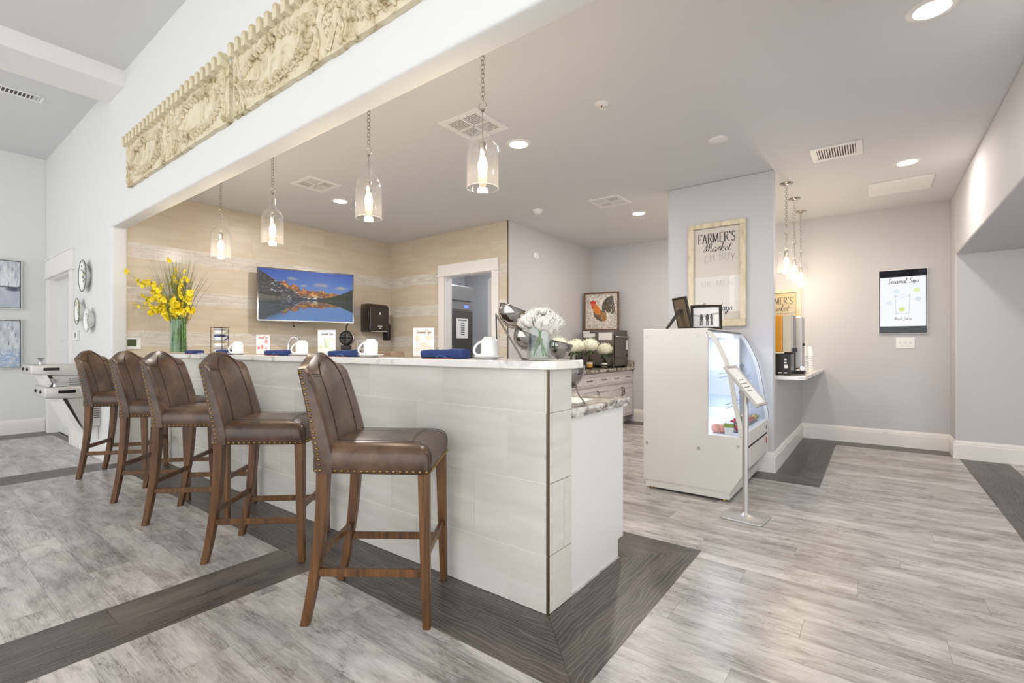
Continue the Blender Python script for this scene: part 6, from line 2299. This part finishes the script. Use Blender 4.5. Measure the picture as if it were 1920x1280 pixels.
# ================================================================== MARKET SIGNS
def market_sign(x0, x1, yf, z0, z1, lab, aged):
    Wd, Ht = x1 - x0, z1 - z0
    t = thing('market_sign', lab, 'wall sign', ((x0 + x1) / 2, yf, z0), 0, 'framed market signs')
    b_ = 0.052
    m = MB()
    fm = 'old_cream_wood'
    for (a0, a1, c0, c1) in ((-Wd / 2, Wd / 2, 0, b_ + 0.014), (-Wd / 2, Wd / 2, Ht - b_ + 0.005, Ht), (-Wd / 2, -Wd / 2 + b_, b_ + 0.014, Ht - b_ + 0.005), (Wd / 2 - b_, Wd / 2, b_ + 0.014, Ht - b_ + 0.005)):
        add('frame_rail', MB().box(a0, a1, -0.042, -0.001, c0, c1).mesh('frame_rail', 0.003, 1), fm, t)
    add('board', MB().box(-Wd / 2 + b_, Wd / 2 - b_, -0.012, -0.002, b_, Ht - b_), 'sign_board_aged' if aged else 'sign_board', t)
    add('lettering', text_mb('FARMER\'S', 0.092, 0.009, UP, Wd * 0.66, 0, 0.0), 'ink', t, (0, -0.0125, Ht - 0.195))
    add('lettering', text_mb('Market', 0.085, 0.005, LOW, Wd * 0.48, 0.25), 'ink', t, (0, -0.0125, Ht - 0.285))
    if not aged:
        add('lettering', text_mb('Saturdays', 0.075, 0.007, LOW, Wd * 0.56, 0.2), 'ink', t, (-0.01, -0.0125, 0.155))
        add('reflected_lettering', text_mb('CH BUY', 0.075, 0.012, UP, Wd * 0.55, 0, 0.03), 'ink_pale', t, (0.03, -0.0125, Ht - 0.40))  # pale letters paint in the faint reflection on the sign glass
        add('reflected_lettering', text_mb('OIL MEAL', 0.05, 0.008, UP, Wd * 0.6), 'ink_pale', t, (0.02, -0.0125, 0.40))  # second line of the painted-in reflection
        add('pane', MB().box(-Wd / 2 + b_, Wd / 2 - b_, -0.0225, -0.0205, b_ + 0.014, Ht - b_ + 0.005), 'glass', t)
    else:
        add('lettering', text_mb('FRESH', 0.10, 0.018, UP, Wd * 0.52), 'ink_rust', t, (-0.05, -0.0125, Ht - 0.43))
        add('lettering', text_mb('COUNTY', 0.03, 0.006, UP, 0.12), 'ink_grey', t, (Wd / 2 - b_ - 0.035, -0.0125, Ht - 0.38), (0, R(-90), 0))
        add('rule_line', MB().box(-Wd / 2 + b_, Wd / 2 - b_, -0.0128, -0.0122, Ht - 0.315, Ht - 0.309), 'ink_grey', t)


market_sign(-1.49, -0.957, 4.97, 1.362, 2.386, 'cream framed farmers market sign hanging on the column', False)
market_sign(-1.27, -0.735, 7.17, 1.07, 1.92, 'aged cream market sign on the back wall, half hidden by the column', True)

# ================================================================== PASS-THROUGH COUNTER AND DRINKS
o = add('pass_counter', MB().box(-1.15, -0.49, 5.09, 7.168, 0.855, 0.888).mesh('pass_counter', 0.004), 'marble_bar')
tag(o, 'white marble pass-through counter on the low wall', 'countertop')
ZP = 0.888
t = thing('juice_dispenser', 'orange juice dispenser with black base beside the column', 'juice dispenser', (-0.70, 5.38, ZP))
add('base', MB().box(-0.10, 0.075, -0.13, 0.12, 0.0, 0.21).mesh('base', 0.006), 'black_plastic', t)
add('buttons', MB().box(0.02, 0.04, -0.1325, -0.13, 0.145, 0.16).box(0.02, 0.04, -0.1325, -0.13, 0.115, 0.13).box(0.02, 0.05, -0.1325, -0.13, 0.07, 0.105).box(0.015, 0.045, -0.1325, -0.13, 0.02, 0.03).box(-0.03, 0.0, -0.1325, -0.13, 0.02, 0.03), 'white_plastic', t)
add('tank', MB().box(-0.10, 0.085, -0.125, 0.12, 0.215, 0.66).mesh('tank', 0.012), 'acrylic', t)
add('juice', MB().box(-0.09, 0.002, -0.112, 0.105, 0.225, 0.58).mesh('juice', 0.01), 'juice', t)
plain('tank_frost', (222, 212, 186), 0.3)
add('tank_core', MB().box(0.004, 0.07, -0.1, 0.1, 0.225, 0.575), 'tank_frost', t)
add('lid', MB().box(-0.10, 0.08, -0.12, 0.115, 0.66, 0.70).mesh('lid', 0.008), 'acrylic', t)
add('spout', MB().box(0.075, 0.115, -0.02, 0.02, 0.225, 0.265).mesh('spout', 0.004), 'black_plastic', t)
t = thing('coffee_brewer', 'tall black and silver coffee brewer behind the juice dispenser', 'coffee machine', (-0.66, 5.78, ZP))
add('tower', MB().box(-0.075, 0.02, -0.12, 0.13, 0.03, 0.60).mesh('tower', 0.006), 'black_plastic', t)
add('side_panel', MB().box(0.02, 0.085, -0.11, 0.13, 0.05, 0.585).mesh('side_panel', 0.01), 'satin_silver', t)
add('window', MB().box(-0.06, -0.01, -0.1225, -0.12, 0.30, 0.54), 'label_amber', t)
add('knob', MB().ball((0.09, -0.02, 0.30), (0.012, 0.02, 0.015), 10, 6), 'black_plastic', t)
add('drip_tray', MB().box(-0.06, 0.11, -0.2, -0.02, 0.0, 0.03).mesh('drip_tray', 0.004), 'black_matte', t)
add('tap', MB().lathe([(0.0, -0.02), (0.02, -0.02), (0.02, 0.02), (0.0, 0.02)], 12, (0.09, -0.13, 0.06), False, Matrix.Rotation(PI / 2, 3, 'X')), 'chrome', t)
add('spout', MB().box(-0.05, 0.0, -0.17, -0.12, 0.24, 0.27), 'black_plastic', t)
o = add('lid_box', MB().box(-0.08, 0.08, -0.08, 0.08, 0.0, 0.15).mesh('lid_box', 0.004), 'photo_frame_back', None, (-0.78, 6.25, ZP))
tag(o, 'small brown box between the coffee brewer and the paper cups', 'box')
cupm = MB()
for (x, y, n_, lab) in ((-0.615, 6.28, 7, 'nearer stack of white paper cups turned upside down'), (-0.60, 6.72, 7, 'farther stack of white paper cups turned upside down')):
    for k in range(n_):
        z = ZP + 0.028 * k
        c = add('paper_cup', MB().lathe([(0.045, 0.0), (0.047, 0.004), (0.044, 0.008), (0.034, 0.118), (0.0, 0.116)], 20).mesh('paper_cup', smooth=True) if not PIECES.get('cupm') else PIECES['cupm'], 'white_plastic', None, (x, y, z))
        PIECES['cupm'] = c.data
        pos = ('bottom', 'second', 'third', 'fourth', 'fifth', 'sixth', 'top')[k]
        tag(c, '%s white paper cup of the %s upside down stack' % (pos if k in (0, 6) else pos + ' from below', 'nearer' if 'nearer' in lab else 'farther'), 'cup', 'paper cups on the pass-through')

# ================================================================== WALL SCREEN
def sips_screen(U, V):
    o = np.ones(U.shape + (3,)) * np.array((246, 248, 255.))
    cup_l = np.abs(U - (0.33 + (V - 0.35) * 0.06)) < 0.006
    cup_r = np.abs(U - (0.66 - (V - 0.35) * 0.06)) < 0.006
    cup = (cup_l | cup_r) & (V > 0.34) & (V < 0.74)
    o = np.where(cup[..., None], np.array((190, 190, 204.)), o)
    o = lerp(o, (196, 196, 208), ring_draw(U, V, 0.495, 0.39, 0.16, 0.022, 0.25) * 0.9)
    o = lerp(o, (200, 200, 210), ring_draw(U, V, 0.495, 0.725, 0.14, 0.022, 0.3) * (V > 0.72))
    for (cx, cy, c) in ((0.80, 0.28, (226, 240, 170)), (0.48, 0.66, (214, 230, 130)), (0.83, 0.46, (214, 224, 240)), (0.2, 0.52, (224, 236, 244)), (0.36, 0.29, (226, 234, 244))):
        d = ((U - cx) / 0.08) ** 2 + ((V - cy) / 0.05) ** 2
        o = lerp(o, c, np.clip((1 - d) * 2, 0, 1))
    return o


t = thing('wall_screen', 'upright lit menu screen on the back wall', 'screen', (0.2775, 7.17, 1.316))
Ws, Hs = 0.445, 0.748
add('casing', MB().box(-Ws / 2, Ws / 2, -0.035, -0.001, 0, Hs).mesh('casing', 0.003), 'white_plastic', t)
add('glass_front', MB().box(-Ws / 2 + 0.006, Ws / 2 - 0.006, -0.0375, -0.035, 0.006, Hs - 0.006), 'brown_plastic', t)
MATS['screen_black'] = plain('screen_black', (14, 18, 34), 0.08)
add('panel', MB().box(-Ws / 2 + 0.007, Ws / 2 - 0.007, -0.0385, -0.0375, 0.007, Hs - 0.007), 'screen_black', t)
pc = add('picture', print_mesh('picture', 0.412, 0.572, 80, 110, sips_screen), 'sign_screen', t, (-0.206, -0.0392, 0.088))
add('lettering', text_mb('Seasonal Sips', 0.06, 0.0055, LOW, 0.28, 0.15), 'ink_grey', t, (0.0, -0.0402, 0.585))
add('lettering', text_mb('Mint Julep', 0.035, 0.004, dict(LOW, **{'M': LOW['M']}), 0.16, 0.15), 'ink_pale', t, (0.0, -0.040, 0.16))
t = thing('outlet_plate', 'wide white outlet plate under the wall screen', 'outlet', (0.303, 7.17, 1.147))
add('plate', MB().box(-0.085, 0.085, -0.008, -0.001, 0, 0.126).mesh('plate', 0.003), 'white_plastic', t)
m = MB()
for k in (-1, 0, 1):
    m.box(k * 0.048 - 0.006, k * 0.048 - 0.003, -0.0086, -0.008, 0.06, 0.072).box(k * 0.048 + 0.003, k * 0.048 + 0.006, -0.0086, -0.008, 0.06, 0.072)
add('sockets', m, 'vent_dark', t)

# ================================================================== LOUNGE: FOUNTAINS, PLATES, CANVASES
def fountain(x0, x1, zr, lab):
    yw = 1.38
    t = thing('drinking_fountain', lab, 'drinking fountain', ((x0 + x1) / 2, yw, 0), 0, 'wall fountains in the lounge')
    hw = (x1 - x0) / 2
    add('basin', MB().prism([(-0.425, zr - 0.105), (-0.425, zr), (-0.002, zr), (-0.002, zr - 0.13), (-0.20, zr - 0.12)], -hw, hw, 'x').mesh('basin', 0.012, 3, True), 'fountain_steel', t)
    add('top_tray', MB().box(-hw + 0.03, hw - 0.03, -0.40, -0.02, zr, zr + 0.004), 'chrome', t)
    add('body', MB().prism([(-0.26, zr - 0.12), (-0.14, zr - 0.42), (-0.002, zr - 0.42), (-0.002, zr - 0.12)], -hw + 0.02, hw - 0.02, 'x').mesh('body', 0.004), 'fountain_steel', t)
    lo = MB()
    for k in range(9):
        z = zr - 0.16 - 0.022 * k
        lo.box(hw - 0.02, hw - 0.017, -0.12, -0.01, z, z + 0.009)
    add('louvers', lo, 'vent_dark', t)
    add('apron', MB().prism([(-0.30, zr - 0.106), (-0.335, zr - 0.106), (-0.19, zr - 0.46), (-0.14, zr - 0.46)], -hw + 0.015, hw - 0.015, 'x').mesh('apron', 0.004), 'white_plastic', t)
    add('push_bar', MB().box(hw - 0.002, hw + 0.006, -0.33, -0.20, zr - 0.062, zr - 0.032).mesh('push_bar', 0.003), 'black_plastic', t)
    for y in (-0.15, 0.1):
        add('button', MB().lathe([(0.0, 0.012), (0.016, 0.012), (0.018, 0.0)], 12, (y, -0.425, zr - 0.05), False, Matrix.Rotation(PI / 2, 3, 'X')), 'black_plastic', t)
    add('bubbler', MB().lathe([(0.018, 0.0), (0.014, 0.03), (0.022, 0.05), (0.036, 0.07), (0.034, 0.072), (0.012, 0.05), (0.0, 0.048)], 14, (hw - 0.14, -0.33, zr + 0.004)).mesh('bubbler', smooth=True), 'chrome', t)
    add('mount_post', MB().box(-hw + 0.1, hw - 0.1, -0.10, -0.002, zr - 0.62, zr - 0.41).mesh('mount_post', 0.004), 'white_plastic', t)


fountain(-7.69, -7.12, 0.97, 'higher of two steel drinking fountains, by the doorway')
fountain(-6.98, -6.40, 0.765, 'lower of two steel drinking fountains, behind the farthest stool')


def scallop_plate(x, z, rx, rz_, n, lab, pat, fn):
    t = thing('wall_plate', lab, 'decorative plate', (x, 1.38, z), 0, 'decorative plates beside the bar opening')
    M_ = 72
    def rim(a, s):
        k = 1 + 0.05 * abs(math.sin(n * a / 2))
        return (rx * s * k * math.cos(a), rz_ * s * k * math.sin(a))
    layers = [(0.55, -0.035), (0.75, -0.038), (1.0, -0.058), (1.0, -0.052), (0.75, -0.03), (0.6, -0.002)]
    v, f = [], []
    for s, y in layers:
        for i in range(M_):
            px, pz = rim(2 * PI * i / M_, s)
            v.append((px, y, pz))
    for j in range(len(layers) - 1):
        for i in range(M_):
            f.append((j * M_ + i, j * M_ + (i + 1) % M_, (j + 1) * M_ + (i + 1) % M_, (j + 1) * M_ + i))
    f.append(tuple(range(M_)))
    f.append(tuple((len(layers) - 1) * M_ + i for i in range(M_ - 1, -1, -1)))
    add('dish', MB().add(v, f).mesh('dish', smooth=True), 'white_ceramic', t)
    add('rim_line', MB().tube([(rim(2 * PI * i / 48, 1.0)[0], -0.057, rim(2 * PI * i / 48, 1.0)[1]) for i in range(49)], 0.005, 5, False), pat, t)
    r = random.Random(n)
    m1, m2 = MB(), MB()
    for k in range(46):
        a = r.uniform(0, 2 * PI)
        s = r.uniform(0.15, 0.92)
        px, pz = rx * s * math.cos(a), rz_ * s * math.sin(a)
        y = -0.037 - 0.02 * max(0, (s - 0.72) / 0.28)
        (m1 if k % 3 else m2).ball((px, y, pz), (0.013, 0.003, 0.007), 6, 4, Matrix.Rotation(r.uniform(0, 3), 3, 'Y'))
    add('pattern', m1, fn[0], t, kind='stuff')
    add('pattern', m2, fn[1], t, kind='stuff')


scallop_plate(-6.89, 1.94, 0.155, 0.165, 8, 'large oval patterned plate hung highest beside the bar opening', 'ink_grey', ('ink_grey', 'fruit_green'))
scallop_plate(-7.13, 1.565, 0.11, 0.14, 6, 'floral patterned plate with an orange flower, lower left of the three', 'grass_green', ('ink_grey', 'fruit_yellow'))
scallop_plate(-6.72, 1.455, 0.125, 0.125, 10, 'round plain rimmed plate, lower right of the three on the wall', 'ink_pale', ('ink_pale', 'grass_green'))
t = thing('wall_thermostat', 'small white thermostat beside the lounge doorway', 'thermostat', (-7.39, 1.38, 1.30))
add('plate', MB().box(-0.085, 0.085, -0.03, -0.001, -0.055, 0.055).mesh('plate', 0.004), 'white_plastic', t)
add('screen', MB().box(0.02, 0.06, -0.032, -0.03, -0.03, 0.03), 'ink_grey', t)


def canvas(top):
    def fn(U, V):
        n = fbm(U * 2, V * 0.8, 9, 5, 3 if top else 13)
        o = lerp((186, 192, 200), (232, 234, 236), np.clip((n - 0.25) * 2.0, 0, 1))
        dr = fbm(U * 12, V * 1.0, 6, 3, 23)
        o = lerp(o, (150, 158, 172), np.clip((dr - 0.52) * 5, 0, 1) * (V < 0.72))
        if top:
            o = lerp(o, (176, 184, 200), np.clip((V - 0.55) * 9, 0, 1) * 0.7)
            m = np.clip(1 - np.abs(V - 0.555 - 0.03 * (n - 0.5)) / 0.02, 0, 1) * (U > 0.45)
            o = lerp(o, (44, 46, 56), m)
            o = lerp(o, (70, 74, 90), np.clip(1 - ((U - 0.9) / 0.14) ** 2 - ((V - 0.6) / 0.06) ** 2, 0, 1))
        else:
            b2 = fbm(U * 5, V * 9, 5, 4, 33)
            o = lerp(o, (120, 158, 206), np.clip((V - 0.58) * 5, 0, 1) * np.clip((b2 - 0.25) * 2.4, 0, 1))
            o = lerp(o, (226, 234, 240), np.clip((V - 0.7) * 5, 0, 1) * np.clip((b2 - 0.56) * 8, 0, 1))
            dk = np.clip((dr - 0.6) * 8, 0, 1) * (V > 0.25) * (V < 0.55) * (U > 0.5)
            o = lerp(o, (80, 84, 96), dk)
        return o
    return fn


for (z0, z1, tp, lab) in ((1.667, 2.325, True, 'upper of two grey abstract canvases on the lounge wall'), (0.88, 1.535, False, 'lower blue and grey abstract canvas on the lounge wall')):
    Hc = z1 - z0
    t = thing('canvas_painting', lab, 'painting', (WX0, 0.81, z0), R(90), 'canvases on the lounge wall')
    m = MB()
    for (a0, a1, c0, c1) in ((-0.33, 0.33, 0, 0.014), (-0.33, 0.33, Hc - 0.014, Hc), (-0.33, -0.316, 0.014, Hc - 0.014), (0.316, 0.33, 0.014, Hc - 0.014)):
        m.box(a0, a1, -0.05, -0.001, c0, c1)
    add('frame', m, 'satin_silver', t)
    add('frame_lip', MB().box(-0.318, -0.312, -0.048, -0.01, 0.014, Hc - 0.014).box(0.312, 0.318, -0.048, -0.01, 0.014, Hc - 0.014).box(-0.312, 0.312, -0.048, -0.01, Hc - 0.02, Hc - 0.014), 'black_matte', t)
    add('stretcher', MB().box(-0.31, 0.31, -0.035, -0.005, 0.02, Hc - 0.02), 'canvas_edge', t)
    add('painting', print_mesh('painting', 0.62, Hc - 0.04, 90, 90, canvas(tp)), 'print', t, (-0.31, -0.0356, 0.02))

# outlet on the tiled wall
t = thing('wall_outlet', 'white wall plate with a dark panel on the tiles near the jamb', 'outlet', (-6.10, 1.55, 1.14), R(90))
add('plate', MB().box(-0.085, 0.085, -0.008, -0.0005, 0, 0.12).mesh('plate', 0.003), 'white_plastic', t)
add('control', MB().box(-0.03, 0.045, -0.011, -0.008, 0.03, 0.10), 'leaf_dark', t)
